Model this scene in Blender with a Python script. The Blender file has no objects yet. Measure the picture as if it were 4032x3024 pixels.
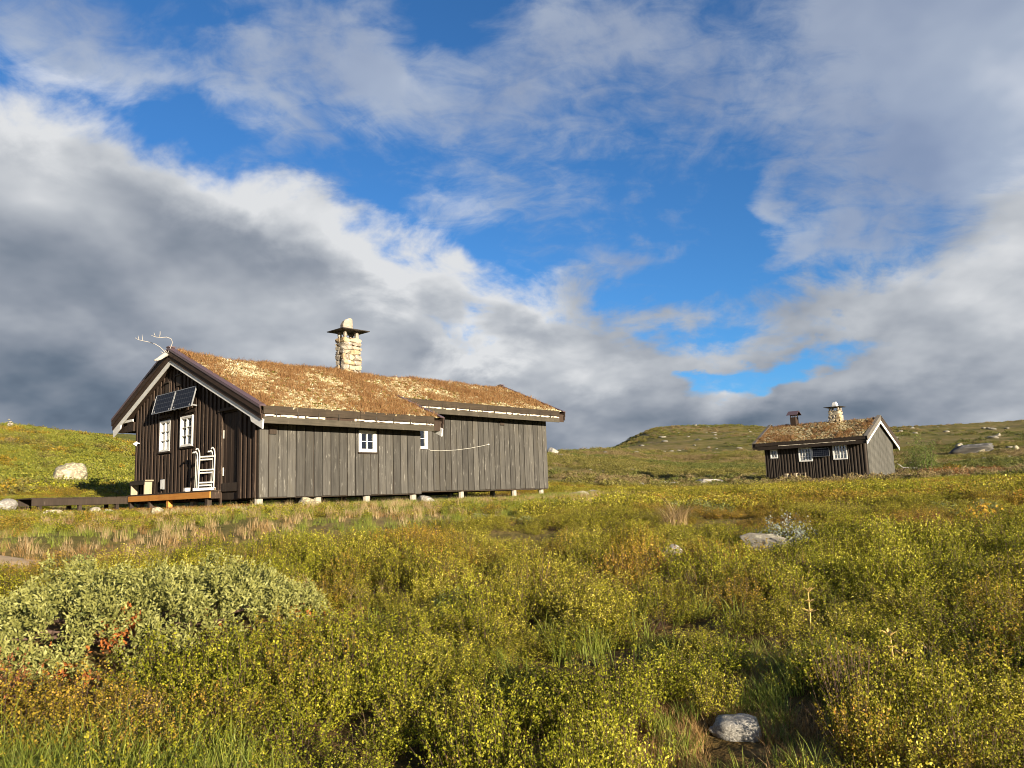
import bpy, bmesh, math, random
import numpy as np
from mathutils import Vector, Matrix

R = math.radians
scene = bpy.context.scene
EYE = 1.6                                   # eye height above the ground at the photographer's feet

# ------------------------------------------------------------------ camera
F_PX = 3120.1
PITCH, ROLL = R(8.15), R(1.98)
cd = bpy.data.cameras.new('camera'); cam = bpy.data.objects.new('camera', cd)
scene.collection.objects.link(cam); scene.camera = cam
cd.sensor_fit = 'HORIZONTAL'; cd.sensor_width = 36.0; cd.lens = 36.0 * F_PX / 4032.0
cd.clip_start = 0.05; cd.clip_end = 6000
_fw = Vector((0, math.cos(PITCH), math.sin(PITCH))); _rt = Vector((1, 0, 0)); _up = _rt.cross(_fw)
_r2 = math.cos(ROLL) * _rt - math.sin(ROLL) * _up; _u2 = math.sin(ROLL) * _rt + math.cos(ROLL) * _up
_m = Matrix((_r2, _u2, -_fw)).transposed().to_4x4(); _m.translation = (0, 0, EYE)
cam.matrix_world = _m

# ------------------------------------------------------------------ sun and exposure
SUN_AZ, SUN_EL = R(144.5), R(11.0)          # clockwise from +Y (straight ahead): behind the camera, to the right
to_sun = Vector((math.sin(SUN_AZ) * math.cos(SUN_EL), math.cos(SUN_AZ) * math.cos(SUN_EL), math.sin(SUN_EL)))
sl = bpy.data.lights.new('sun', 'SUN'); sl.energy = 5.0; sl.angle = R(0.55); sl.color = (1.0, 0.86, 0.66)
so = bpy.data.objects.new('sun', sl); scene.collection.objects.link(so)
so.rotation_euler = (-to_sun).to_track_quat('-Z', 'Y').to_euler()
scene.view_settings.view_transform = 'Standard'; scene.view_settings.look = 'None'
scene.view_settings.gamma = 1.0; scene.view_settings.exposure = 1.3
scene.view_settings.use_curve_mapping = False

# ------------------------------------------------------------------ node helpers
class NT:
    """small helper around a node tree"""
    dim = '3D'
    def __init__(s, tree): s.t = tree; s.n = tree.nodes; s.l = tree.links
    def new(s, typ, **kw):
        n = s.n.new(typ)
        for k, v in kw.items(): setattr(n, k, v)
        return n
    def put(s, sock, v):
        if v is None: return
        if isinstance(v, bpy.types.NodeSocket): s.l.new(v, sock)
        elif isinstance(v, (tuple, list)) and len(v) == 3 and sock.type == 'RGBA': sock.default_value = (*v, 1)
        else: sock.default_value = v
    def math(s, op, a, b=None, c=None, clamp=False):
        n = s.new('ShaderNodeMath', operation=op, use_clamp=clamp)
        s.put(n.inputs[0], a); s.put(n.inputs[1], b); s.put(n.inputs[2], c); return n.outputs[0]
    def vmath(s, op, a, b=None):
        n = s.new('ShaderNodeVectorMath', operation=op); s.put(n.inputs[0], a); s.put(n.inputs[1], b); return n.outputs[0]
    def dot(s, a, b):
        n = s.new('ShaderNodeVectorMath', operation='DOT_PRODUCT'); s.put(n.inputs[0], a); s.put(n.inputs[1], b); return n.outputs['Value']
    def noise(s, vec, scale, detail=4, rough=.55, dist=0., out=0, lac=2.0, dim='3D'):
        n = s.new('ShaderNodeTexNoise', noise_dimensions=s.dim if dim == '3D' else dim); s.put(n.inputs['Vector'], vec); s.put(n.inputs['Scale'], scale)
        s.put(n.inputs['Detail'], detail); s.put(n.inputs['Roughness'], rough); s.put(n.inputs['Distortion'], dist)
        s.put(n.inputs['Lacunarity'], lac)
        return n.outputs[out]
    def mix(s, f, a, b, mode='MIX'):
        n = s.new('ShaderNodeMix', data_type='RGBA', blend_type=mode); s.put(n.inputs[0], f)
        s.put(n.inputs[6], a); s.put(n.inputs[7], b); return n.outputs[2]
    def step(s, v, lo, hi, o0=0., o1=1.):
        n = s.new('ShaderNodeMapRange', interpolation_type='SMOOTHSTEP'); s.put(n.inputs[0], v)
        s.put(n.inputs[1], lo); s.put(n.inputs[2], hi); s.put(n.inputs[3], o0); s.put(n.inputs[4], o1); return n.outputs[0]
    def ramp(s, v, stops, interp='LINEAR'):
        n = s.new('ShaderNodeValToRGB'); s.put(n.inputs[0], v); cr = n.color_ramp; cr.interpolation = interp
        while len(cr.elements) < len(stops): cr.elements.new(0.5)
        for e, (p, c) in zip(cr.elements, stops): e.position = p; e.color = (*c, 1)
        return n.outputs[0]
    def curve(s, v, x0, x1, pts, y0, y1):
        """1-D curve y(v): v is mapped from x0..x1, the result from y0..y1"""
        t = s.new('ShaderNodeMapRange'); s.put(t.inputs[0], v); t.inputs[1].default_value = x0; t.inputs[2].default_value = x1
        n = s.new('ShaderNodeFloatCurve'); s.put(n.inputs['Value'], t.outputs[0]); c = n.mapping.curves[0]
        P = [((x - x0) / (x1 - x0), (y - y0) / (y1 - y0)) for x, y in pts]
        while len(c.points) < len(P): c.points.new(.5, .5)
        for p, (a, b) in zip(c.points, P): p.location = (a, b); p.handle_type = 'AUTO_CLAMPED'
        n.mapping.update()
        return s.math('MULTIPLY_ADD', n.outputs[0], y1 - y0, y0)

# ------------------------------------------------------------------ sky: clear blue air with a broken cloud deck
world = bpy.data.worlds.new('World'); scene.world = world; world.use_nodes = True
w = NT(world.node_tree); w.n.clear(); w.dim = '2D'
geo = w.new('ShaderNodeTexCoord'); D = geo.outputs['Generated']
sep = w.new('ShaderNodeSeparateXYZ'); w.put(sep.inputs[0], D)
az = w.math('MULTIPLY', w.math('ARCTAN2', sep.outputs[0], sep.outputs[1]), 57.29578)
el = w.math('MULTIPLY', w.math('ARCSINE', sep.outputs[2]), 57.29578)
sky = w.new('ShaderNodeTexSky', sky_type='NISHITA'); sky.sun_disc = False
sky.sun_elevation = SUN_EL; sky.sun_rotation = SUN_AZ
sky.altitude = 1000; sky.air_density = 1.0; sky.dust_density = 0.4; sky.ozone_density = 4.0
# cloud coordinates: a flat deck seen in perspective (finer and flatter towards the horizon)
hgt = w.math('ADD', w.math('MAXIMUM', sep.outputs[2], 0.0), 0.42)
cx = w.math('DIVIDE', sep.outputs[0], hgt); cy = w.math('DIVIDE', sep.outputs[1], hgt)
comb = w.new('ShaderNodeCombineXYZ'); w.put(comb.inputs[0], cx); w.put(comb.inputs[1], cy); deck = comb.outputs[0]
ae = w.new('ShaderNodeCombineXYZ'); w.put(ae.inputs[0], az); w.put(ae.inputs[1], el); ae.inputs[2].default_value = 1.0
wn1 = w.noise(deck, 2.6, 3, .55, out=1); wn2 = w.noise(deck, 9.0, 4, .62, out=1)
def warp(amp1, amp2):
    a = w.vmath('MULTIPLY', w.vmath('SUBTRACT', wn1, (.5, .5, .5)), (amp1, amp1 * .8, 0))
    b = w.vmath('MULTIPLY', w.vmath('SUBTRACT', wn2, (.5, .5, .5)), (amp2, amp2 * .8, 0))
    return w.vmath('ADD', w.vmath('ADD', ae.outputs[0], a), b)
P1 = warp(13, 4.0)
sp = w.new('ShaderNodeSeparateXYZ'); w.put(sp.inputs[0], P1); azw, elw = sp.outputs[0], sp.outputs[1]
def blobs(vec, lst):
    acc = None
    for (a, e, ra, re, rot, amp) in lst:
        c_, s_ = math.cos(R(rot)), math.sin(R(rot))
        u = w.dot(vec, (c_ / ra, s_ / ra, -(a * c_ + e * s_) / ra)); v = w.dot(vec, (-s_ / re, c_ / re, -(-a * s_ + e * c_) / re))
        d = w.math('SQRT', w.math('MULTIPLY_ADD', u, u, w.math('MULTIPLY', v, v)))
        acc = w.math('MULTIPLY_ADD', w.math('SUBTRACT', 1.0, d, clamp=True), amp, acc if acc is not None else 0.0)
    return acc
# top edge of the low cloud bank over azimuth (degrees)
edge = w.curve(azw, -60, 60, [(-60, 27.5), (-34.3, 26.0), (-30.3, 25.2), (-25.2, 23.6), (-22.4, 22.2), (-16.8, 21.6), (-10.1, 19.6), (-3.3, 16.6),
    (1.1, 14.2), (6.9, 13.6), (10.8, 12.4), (13.4, 12.2), (16.7, 12.8), (21.4, 13.8), (25.8, 14.6), (34, 16.5), (60, 24)], 0, 40)
under = w.math('SUBTRACT', edge, elw)                       # degrees below that edge
fb = w.noise(deck, 4.2, 7, .62, .35)
under2 = w.math('ADD', under, w.math('MULTIPLY', w.math('SUBTRACT', fb, .5), 9.0))
bank = w.step(under2, -1.2, 2.2)
veil_field = blobs(P1, [(-18, 26.3, 10, 5.0, -22, 1.45), (-27, 28.0, 8, 3.0, -18, .9), (-15, 31.5, 10, 4, 0, .85), (-7.5, 30.5, 9, 6.5, -30, 1.25), (4, 31.5, 8, 5, 10, .75),
    (11, 28.5, 16, 7.5, -8, .85), (1.5, 22.5, 12, 3.6, 10, .62), (-11, 25.5, 5, 3.5, -35, .55), (19.4, 18.6, 2.4, 4.5, 10, .95), (23, 16.4, 5, 1.8, 8, .7),
    (8, 17.3, 5.5, 1.8, 0, .62), (40, 24, 27, 20, 25, 1.10), (27, 31, 16, 9, 0, .75), (-30, 31.5, 9, 3.0, 0, .55), (45, 30, 30, 25, 0, 1.4), (-60, 40, 40, 25, 0, .9), (0, 55, 60, 18, 0, .9)])
fine = w.noise(w.vmath('MULTIPLY', deck, (1.0, 1.7, 1)), 15.0, 5, .6, .5)
veil = w.step(w.math('ADD', w.math('ADD', veil_field, w.math('MULTIPLY', w.math('SUBTRACT', fb, .5), 2.1)), w.math('MULTIPLY', w.math('SUBTRACT', fine, .5), .8)), .12, 1.20)
hole = blobs(P1, [(18.5, 8.4, 8.5, 2.4, 12, 1.5), (14.0, 8.0, 3.5, 1.4, 0, .8)])
bank = w.math('MULTIPLY', bank, w.math('SUBTRACT', 1.0, w.step(w.math('ADD', hole, w.math('MULTIPLY', w.math('SUBTRACT', fb, .5), 1.3)), .25, .95), clamp=True))
# brightness of the clouds: sunlit tops, grey bellies, a dark shower to the left
rel = w.math('SUBTRACT', w.noise(deck, 3.4, 4, .52), w.noise(w.vmath('ADD', deck, (.05, -.10, 0)), 3.4, 4, .52))
P2 = warp(5, 2.2)
lit = blobs(P2, [(-8, 17.6, 15, 3.0, -17, .80), (-20, 20.8, 11, 2.5, -14, .62), (-29.5, 25.6, 8, 2.2, -14, .5), (-22, 27, 7, 3.0, -20, .5), (-33, 18.5, 9, 3.5, -8, .45), (-1.0, 16.6, 5, 1.5, -22, .6),
    (-4, 9.0, 12, 1.9, 8, .75), (4.5, 8.0, 7, 1.7, 10, .55), (-15, 11.3, 9, 1.4, 0, .35), (-26, 10.3, 6, 1.4, 5, .30), (15.4, 6.2, 3.6, 2.4, 20, .75), (12, 9.2, 9, 2, 8, .35),
    (33, 10.5, 9, 5, 0, .55), (24, 7.0, 9, 1.6, 8, .3), (-7, 30, 7, 5, -30, .35), (18.0, 18.6, 3, 4.5, 10, .25), (35, 21, 6, 7, 0, .35), (26, 12.5, 9, 2.5, 5, .3),
    (-27, 5, 24, 8, 0, -.72), (-24, 16.5, 14, 3.2, -10, -.14), (-36, 11, 14, 8, 0, -.22), (8, 2, 30, 5.5, 0, -.42), (22, 4.5, 14, 3.5, 0, -.30), (4, 12.5, 12, 3, -6, -.22), (28, 26, 9, 10, 20, -.12), (25, 19, 6, 8, 15, -.10)])
rim = w.math('MULTIPLY', w.step(under2, -2.5, 1.2), w.step(under2, 7.0, 1.0))
rim = w.math('MULTIPLY', rim, w.step(w.noise(deck, 5.0, 3, .5), .30, .62, .35, 1.25))
rim = w.math('MULTIPLY', rim, w.curve(az, -60, 60, [(-60, .3), (-34, .36), (-24, .26), (-6, .40), (0, .38), (6, .12), (14, .06), (34, .12), (60, .2)], 0, 1))
bright = w.math('ADD', w.math('MULTIPLY_ADD', lit, .48, .605), rim)
bright = w.math('ADD', bright, w.math('MULTIPLY', rel, .68))
bright = w.math('ADD', bright, w.math('MULTIPLY', w.math('SUBTRACT', w.noise(deck, 2.2, 4, .55), .5), .38))
CS = 7.85                                                   # scales the cloud colours to the background strength below
ccol = w.ramp(bright, [(0.0, (.055, .082, .130)), (.25, (.145, .188, .250)), (.5, (.285, .320, .380)), (.75, (.48, .51, .555)), (1.0, (.74, .755, .775))])
vcol = w.ramp(w.math('ADD', bright, .06), [(0.0, (.16, .22, .34)), (.5, (.315, .365, .48)), (.8, (.50, .55, .63)), (1.0, (.78, .80, .83))])
cs = lambda c: w.vmath('MULTIPLY', c, (CS, CS, CS))
clear = w.vmath('MULTIPLY', sky.outputs[0], (0.70, 1.11, 1.36))
thick = w.math('MULTIPLY', veil, .74)
col = w.mix(thick, clear, cs(vcol))
col = w.mix(bank, col, cs(ccol))
bg = w.new('ShaderNodeBackground'); w.put(bg.inputs[0], col); bg.inputs[1].default_value = 0.1 / 2 ** 0.95
wo = w.new('ShaderNodeOutputWorld'); w.l.new(bg.outputs[0], wo.inputs[0])
world.cycles.sampling_method = 'NONE'
scene.cycles.filter_width = 1.0; scene.cycles.use_adaptive_sampling = True; scene.cycles.adaptive_threshold = .035; scene.cycles.max_bounces = 5; scene.cycles.diffuse_bounces = 2; scene.cycles.glossy_bounces = 2; scene.cycles.transmission_bounces = 4; scene.cycles.transparent_max_bounces = 8

# ================================================================== helpers
rng = np.random.default_rng(11); random.seed(7)
LINK = scene.collection.objects.link

def tag(o, label=None, cat=None, group=None, kind=None):
    if label: o['label'] = label
    if cat: o['category'] = cat
    if group: o['group'] = group
    if kind: o['kind'] = kind
    return o
def empty(name, loc=(0, 0, 0), rz=0., label=None, cat=None, group=None):
    o = bpy.data.objects.new(name, None); LINK(o); o.location = loc; o.rotation_euler = (0, 0, rz); o.empty_display_size = .2
    return tag(o, label, cat, group)
def obj(name, me, mat=None, parent=None, loc=None, rot=None, scale=None):
    o = bpy.data.objects.new(name, me); LINK(o)
    if mat is not None and len(me.materials) == 0: me.materials.append(mat)
    if parent is not None: o.parent = parent
    if loc is not None: o.location = loc
    if rot is not None: o.rotation_euler = rot
    if scale is not None: o.scale = scale if hasattr(scale, '__len__') else (scale,) * 3
    return o
def mesh_np(name, verts, faces, mats=(), smooth=False, attr=None, midx=None):
    """mesh from arrays; faces is an (n,3) or (n,4) array or a list of lists"""
    me = bpy.data.meshes.new(name)
    if isinstance(faces, np.ndarray):
        n, k = faces.shape; me.vertices.add(len(verts)); me.vertices.foreach_set('co', np.asarray(verts, np.float32).ravel())
        me.loops.add(n * k); me.loops.foreach_set('vertex_index', faces.astype(np.int32).ravel())
        me.polygons.add(n); me.polygons.foreach_set('loop_start', np.arange(0, n * k, k, dtype=np.int32))
        me.polygons.foreach_set('loop_total', np.full(n, k, np.int32)); me.update(calc_edges=True)
    else: me.from_pydata([tuple(v) for v in verts], [], faces)
    for m in mats: me.materials.append(m)
    if midx is not None: me.polygons.foreach_set('material_index', np.asarray(midx, np.int32))
    if smooth: me.polygons.foreach_set('use_smooth', np.ones(len(me.polygons), bool))
    if attr is not None:
        for k, v in attr.items():
            a = me.attributes.new(k, 'FLOAT', 'POINT'); a.data.foreach_set('value', np.asarray(v, np.float32))
    me.update(); return me

class MB:
    """collects solids into one mesh"""
    def __init__(s): s.bm = bmesh.new()
    def hull8(s, P):
        v = [s.bm.verts.new(p) for p in P]
        for f in ((0, 1, 2, 3), (7, 6, 5, 4), (0, 4, 5, 1), (1, 5, 6, 2), (2, 6, 7, 3), (3, 7, 4, 0)): s.bm.faces.new([v[i] for i in f])
    def box(s, a, b):
        (x0, y0, z0), (x1, y1, z1) = a, b
        s.hull8([(x0, y0, z0), (x1, y0, z0), (x1, y1, z0), (x0, y1, z0), (x0, y0, z1), (x1, y0, z1), (x1, y1, z1), (x0, y1, z1)])
    def prism(s, poly, n0, n1, fr):
        a = [s.bm.verts.new(fr(u, z, n0)) for u, z in poly]; b = [s.bm.verts.new(fr(u, z, n1)) for u, z in poly]; k = len(poly)
        s.bm.faces.new(a); s.bm.faces.new(b[::-1])
        for i in range(k): s.bm.faces.new([a[i], b[i], b[(i + 1) % k], a[(i + 1) % k]])
    def rect(s, u0, u1, z0, z1, n0, n1, fr): s.prism([(u0, z0), (u1, z0), (u1, z1), (u0, z1)], n0, n1, fr)
    def tube(s, pts, rad, sides=6, cap=True):
        pts = [Vector(p) for p in pts]; rings = []
        for i, p in enumerate(pts):
            d = (pts[min(i + 1, len(pts) - 1)] - pts[max(i - 1, 0)]).normalized()
            a = d.cross(Vector((0, 0, 1))); a = a.normalized() if a.length > .05 else d.cross(Vector((1, 0, 0))).normalized()
            b = d.cross(a); r = rad[i] if hasattr(rad, '__len__') else rad
            rings.append([s.bm.verts.new(p + a * r * math.cos(t) + b * r * math.sin(t)) for t in np.linspace(0, 2 * math.pi, sides, endpoint=False)])
        for A_, B_ in zip(rings, rings[1:]):
            for i in range(sides): s.bm.faces.new([A_[i], A_[(i + 1) % sides], B_[(i + 1) % sides], B_[i]])
        if cap: s.bm.faces.new(rings[0][::-1]); s.bm.faces.new(rings[-1])
    def hull(s, pts):
        v = [s.bm.verts.new(p) for p in pts]; r = bmesh.ops.convex_hull(s.bm, input=v)
        bmesh.ops.delete(s.bm, geom=[g for g in r['geom_interior'] if isinstance(g, bmesh.types.BMVert)], context='VERTS')
    def mesh(s, name, bevel=0., smooth=False):
        bmesh.ops.recalc_face_normals(s.bm, faces=s.bm.faces)
        if bevel: bmesh.ops.bevel(s.bm, geom=list(s.bm.edges), offset=bevel, segments=1, affect='EDGES', clamp_overlap=True)
        me = bpy.data.meshes.new(name); s.bm.to_mesh(me); s.bm.free()
        if smooth: me.polygons.foreach_set('use_smooth', np.ones(len(me.polygons), bool))
        return me

# ------------------------------------------------------------------ numpy value noise
def _h(ix, iy, seed):
    n = (ix.astype(np.int64) * 374761393 + iy.astype(np.int64) * 668265263 + seed * 974634777) & 0x7fffffff
    n = ((n ^ (n >> 13)) * 1274126177) & 0x7fffffff
    return ((n ^ (n >> 16)) & 0xffff) / 65535.0
def vnoise(x, y, seed=0):
    ix = np.floor(x); iy = np.floor(y); fx = x - ix; fy = y - iy; fx = fx * fx * (3 - 2 * fx); fy = fy * fy * (3 - 2 * fy)
    a = _h(ix, iy, seed); b = _h(ix + 1, iy, seed); c = _h(ix, iy + 1, seed); d = _h(ix + 1, iy + 1, seed)
    return (a + (b - a) * fx) * (1 - fy) + (c + (d - c) * fx) * fy
def fbm(x, y, scale, octs=4, seed=0, gain=.5):
    s = 0.; a = 1.; t = 0.; x = np.asarray(x, float) / scale; y = np.asarray(y, float) / scale
    for o in range(octs): s = s + a * vnoise(x + 17.3 * o, y - 9.1 * o, seed + o); t += a; a *= gain; x = x * 2.03; y = y * 2.03
    return s / t - .5
def sstep(v, a, b): t = np.clip((np.asarray(v, float) - a) / (b - a), 0, 1); return t * t * (3 - 2 * t)

# ------------------------------------------------------------------ material helpers
def material(name, rough=.8, spec=.3):
    m = bpy.data.materials.new(name); m.use_nodes = True; t = NT(m.node_tree)
    b = t.n['Principled BSDF']; b.inputs['Roughness'].default_value = rough; b.inputs['Specular IOR Level'].default_value = spec
    return m, t, b
def bump(t, b, h, strength=.4, dist=.02):
    n = t.new('ShaderNodeBump'); n.inputs['Strength'].default_value = strength; n.inputs['Distance'].default_value = dist
    t.put(n.inputs['Height'], h); t.put(b.inputs['Normal'], n.outputs[0])
def wood(name, c0, c1, c2=None, wear=None, rough=.75, grain=(22, 22, 1.1), spread=.35, spec=.25, wlo=.62, whi=.75):
    """weathered board: grain along local z, a tone of its own for every board, worn spots"""
    m, t, b = material(name, rough, spec)
    tc = t.new('ShaderNodeTexCoord'); oi = t.new('ShaderNodeObjectInfo')
    off = t.new('ShaderNodeCombineXYZ'); rn = oi.outputs['Random']
    for i in range(3): t.put(off.inputs[i], t.math('MULTIPLY', rn, (37.0, 53.0, 19.0)[i]))
    p = t.vmath('ADD', tc.outputs['Object'], off.outputs[0])
    g = t.noise(t.vmath('MULTIPLY', p, grain), 1.6, 5, .65, .6); big = t.noise(t.vmath('MULTIPLY', p, (3, 3, .9)), 1.3, 4, .6)
    v = t.math('ADD', t.math('MULTIPLY', g, .65), t.math('MULTIPLY', big, .35))
    c = t.mix(t.step(v, .33, .68), c0, c1)
    if c2 is not None: c = t.mix(t.step(big, .5, .72), c, c2)
    if wear is not None:
        wv = t.noise(t.vmath('MULTIPLY', p, (14, 14, 2.2)), 1.0, 6, .7, .3); c = t.mix(t.step(wv, wlo, whi), c, wear)
    k = t.math('MULTIPLY_ADD', rn, spread, 1 - spread / 2); kk = t.new('ShaderNodeCombineXYZ')
    for i in range(3): t.put(kk.inputs[i], k)
    t.put(b.inputs['Base Color'], t.vmath('MULTIPLY', c, kk.outputs[0])); bump(t, b, g, .35, .006)
    return m
def plain(name, col, rough=.6, var=.25, scale=6., metal=0., spec=.3):
    m, t, b = material(name, rough, spec); tc = t.new('ShaderNodeTexCoord'); n = t.noise(tc.outputs['Object'], scale, 5, .65)
    c = t.mix(n, tuple(x * (1 - var) for x in col), tuple(min(1, x * (1 + var)) for x in col)); t.put(b.inputs['Base Color'], c)
    b.inputs['Metallic'].default_value = metal; bump(t, b, n, .25, .004); return m
def rock(name, c0, c1, lichen=(.42, .40, .26), scale=3., lo=.52, hi=.64):
    m, t, b = material(name, .9, .2); tc = t.new('ShaderNodeTexCoord'); oi = t.new('ShaderNodeObjectInfo')
    p = t.vmath('ADD', tc.outputs['Object'], t.vmath('MULTIPLY', oi.outputs['Location'], (1.7, 1.3, 2.1)))
    n = t.noise(p, scale, 8, .68); n2 = t.noise(p, scale * 5, 5, .65); n3 = t.noise(p, scale * 1.8, 5, .6, .5)
    c = t.mix(t.step(n, .35, .65), c0, c1); c = t.mix(t.math('MULTIPLY', n2, .38), c, (.06, .055, .05))
    c = t.mix(t.step(n3, lo, hi), c, lichen); t.put(b.inputs['Base Color'], c)
    bump(t, b, t.math('ADD', n, t.math('MULTIPLY', n2, .35)), .8, .04); return m
def leafmat(name, stops, trans=.25, rough=.55, iv=.35, spec=.3):
    """foliage: colour by the leaf's own tone plus a tone for the whole plant"""
    m, t, b = material(name, rough, spec)
    a = t.new('ShaderNodeAttribute', attribute_name='tone'); oi = t.new('ShaderNodeObjectInfo')
    v = t.math('ADD', t.math('MULTIPLY', a.outputs['Fac'], 1 - iv), t.math('MULTIPLY', oi.outputs['Random'], iv))
    c = t.ramp(v, stops); t.put(b.inputs['Base Color'], c)
    tr = t.new('ShaderNodeBsdfTranslucent'); t.put(tr.inputs[0], c)
    mx = t.new('ShaderNodeMixShader'); mx.inputs[0].default_value = trans
    t.l.new(b.outputs[0], mx.inputs[1]); t.l.new(tr.outputs[0], mx.inputs[2]); t.l.new(mx.outputs[0], t.n['Material Output'].inputs[0]); return m

M = {}
M['brown'] = wood('brown stained boards', (.026, .017, .012), (.048, .031, .021), wear=(.10, .070, .049), spread=.5, wlo=.6, whi=.8)
M['brown_face'] = wood('brown cover boards', (.029, .019, .013), (.056, .036, .025), wear=(.26, .19, .135), spread=.5, wlo=.58, whi=.78)
M['grey'] = wood('weathered grey boards', (.042, .039, .034), (.094, .089, .078), c2=(.066, .060, .048), wear=(.20, .19, .165), grain=(16, 16, .55), spread=.60, wlo=.56, whi=.72)
M['groove'] = wood('dark underlying boards', (.026, .019, .014), (.048, .036, .026), spread=.3)
M['tar'] = wood('black tarred boards', (.030, .022, .016), (.052, .038, .028), wear=(.11, .085, .065), spread=.4)
M['slab'] = wood('dark half round slabs', (.028, .021, .016), (.052, .040, .030), wear=(.10, .082, .064), spread=.4)
M['greyfine'] = wood('grey weathered battens', (.100, .098, .085), (.155, .150, .130), wear=(.22, .21, .18), spread=.3)
M['fascia'] = wood('fascia boards', (.030, .022, .014), (.056, .041, .026), wear=(.13, .105, .075), grain=(1.1, 22, 22), spread=.3)
M['fascia2'] = wood('worn grey eave boards', (.044, .038, .027), (.082, .070, .050), wear=(.38, .33, .24), grain=(1.1, 22, 22), spread=.3, wlo=.64, whi=.74)
M['barge'] = wood('brown barge boards', (.032, .020, .014), (.060, .038, .026), wear=(.11, .075, .052), grain=(22, 1.1, 6), spread=.3)
M['bargegrey'] = wood('grey barge boards', (.11, .10, .085), (.18, .165, .14), wear=(.26, .24, .2), grain=(1.1, 22, 6), spread=.3)
M['white'] = plain('white paint', (.74, .73, .69), .5, .08, 9)
M['whiteb'] = wood('white painted boards', (.60, .60, .58), (.76, .75, .71), wear=(.42, .41, .39), grain=(10, 1.5, 10), spread=.06, wlo=.68, whi=.8)
M['sled'] = plain('white lacquered sled wood', (.72, .70, .62), .45, .10, 20)
M['metal'] = plain('purple brown sheet metal', (.105, .068, .072), .42, .12, 4, .0, .5)
M['steel'] = plain('dark steel', (.055, .048, .042), .5, .2, 5, .3)
M['concrete'] = plain('pale concrete', (.36, .33, .275), .9, .28, 14)
M['bark'] = wood('birch bark', (.52, .45, .34), (.76, .68, .54), wear=(.22, .17, .11), grain=(2, 9, 9), spread=.3, wlo=.60, whi=.70)
M['orange'] = wood('fresh pine board', (.52, .20, .040), (.70, .33, .070), c2=(.60, .25, .05), grain=(20, 1.0, 20), spread=.2)
M['pine'] = wood('pale weathered pine', (.26, .21, .14), (.40, .33, .235), wear=(.15, .125, .09), spread=.3)
M['antler'] = plain('bleached antler', (.36, .34, .31), .6, .25, 20)
M['cell'] = None
M['curtain'] = plain('cream curtain', (.55, .45, .30), .9, .15, 8)
M['redcurtain'] = plain('reddish curtain', (.40, .14, .08), .9, .15, 8)
M['rope'] = plain('white cord', (.70, .68, .60), .8, .1, 8)
M['stone_warm'] = rock('warm chimney stone', (.36, .26, .14), (.52, .41, .26), (.56, .48, .33), 4.5)
M['stone_pale'] = rock('pale chimney stone', (.40, .34, .23), (.56, .49, .35), (.34, .30, .24), 4.5)
M['stone_grey'] = rock('grey chimney stone', (.26, .22, .17), (.40, .35, .28), (.48, .45, .38), 4.5)
M['mortar'] = plain('dark mortar', (.13, .10, .07), .95, .3, 12)
M['boulder'] = rock('lichen boulder', (.22, .185, .13), (.38, .33, .23), (.48, .46, .29), 2.2, .50, .60)
M['greyrock'] = rock('grey granite', (.27, .25, .22), (.34, .32, .28), (.50, .47, .40), 3.2, .52, .62)
M['palerock'] = rock('pale far stones', (.22, .20, .16), (.34, .31, .24), (.42, .40, .30), 1.5)
M['lightrock'] = rock('pale grey stone', (.36, .34, .30), (.46, .44, .39), (.60, .57, .50), 6., .50, .66)
M['darkrock'] = rock('dark outcrop', (.055, .055, .055), (.13, .125, .115), (.30, .29, .26), .9, .55, .66)

# glass: clear pane that mirrors part of the sky
m, t, b = material('window glass', .03, .5); M['glass'] = m
tr = t.new('ShaderNodeBsdfTransparent'); tr.inputs[0].default_value = (.75, .80, .80, 1); gl = t.new('ShaderNodeBsdfGlossy'); gl.inputs['Roughness'].default_value = .02
gl.inputs[0].default_value = (.9, .92, .95, 1)
fz = t.new('ShaderNodeFresnel'); fz.inputs[0].default_value = 1.75
mx = t.new('ShaderNodeMixShader'); t.put(mx.inputs[0], t.math('ADD', fz.outputs[0], .10, clamp=True)); t.l.new(tr.outputs[0], mx.inputs[1]); t.l.new(gl.outputs[0], mx.inputs[2]); t.l.new(mx.outputs[0], t.n['Material Output'].inputs[0])
# solar cells: dark blue squares with thin silver lines, along local y (across) and z (up)
m, t, b = material('solar cells', .35, .06); M['cell'] = m
tc = t.new('ShaderNodeTexCoord'); s_ = t.new('ShaderNodeSeparateXYZ'); t.put(s_.inputs[0], tc.outputs['UV'])
def lines(v, n, wd): f = t.math('FRACT', t.math('MULTIPLY', v, n)); return t.math('ADD', t.math('LESS_THAN', f, wd), t.math('GREATER_THAN', f, 1 - wd), clamp=True)
g1 = t.math('MAXIMUM', lines(s_.outputs[0], 9, .035), lines(s_.outputs[1], 4, .035))
nz = t.noise(tc.outputs['UV'], 40, 3)
t.put(b.inputs['Base Color'], t.mix(g1, t.mix(nz, (.004, .006, .013), (.009, .012, .024)), (.09, .10, .12)))

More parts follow.
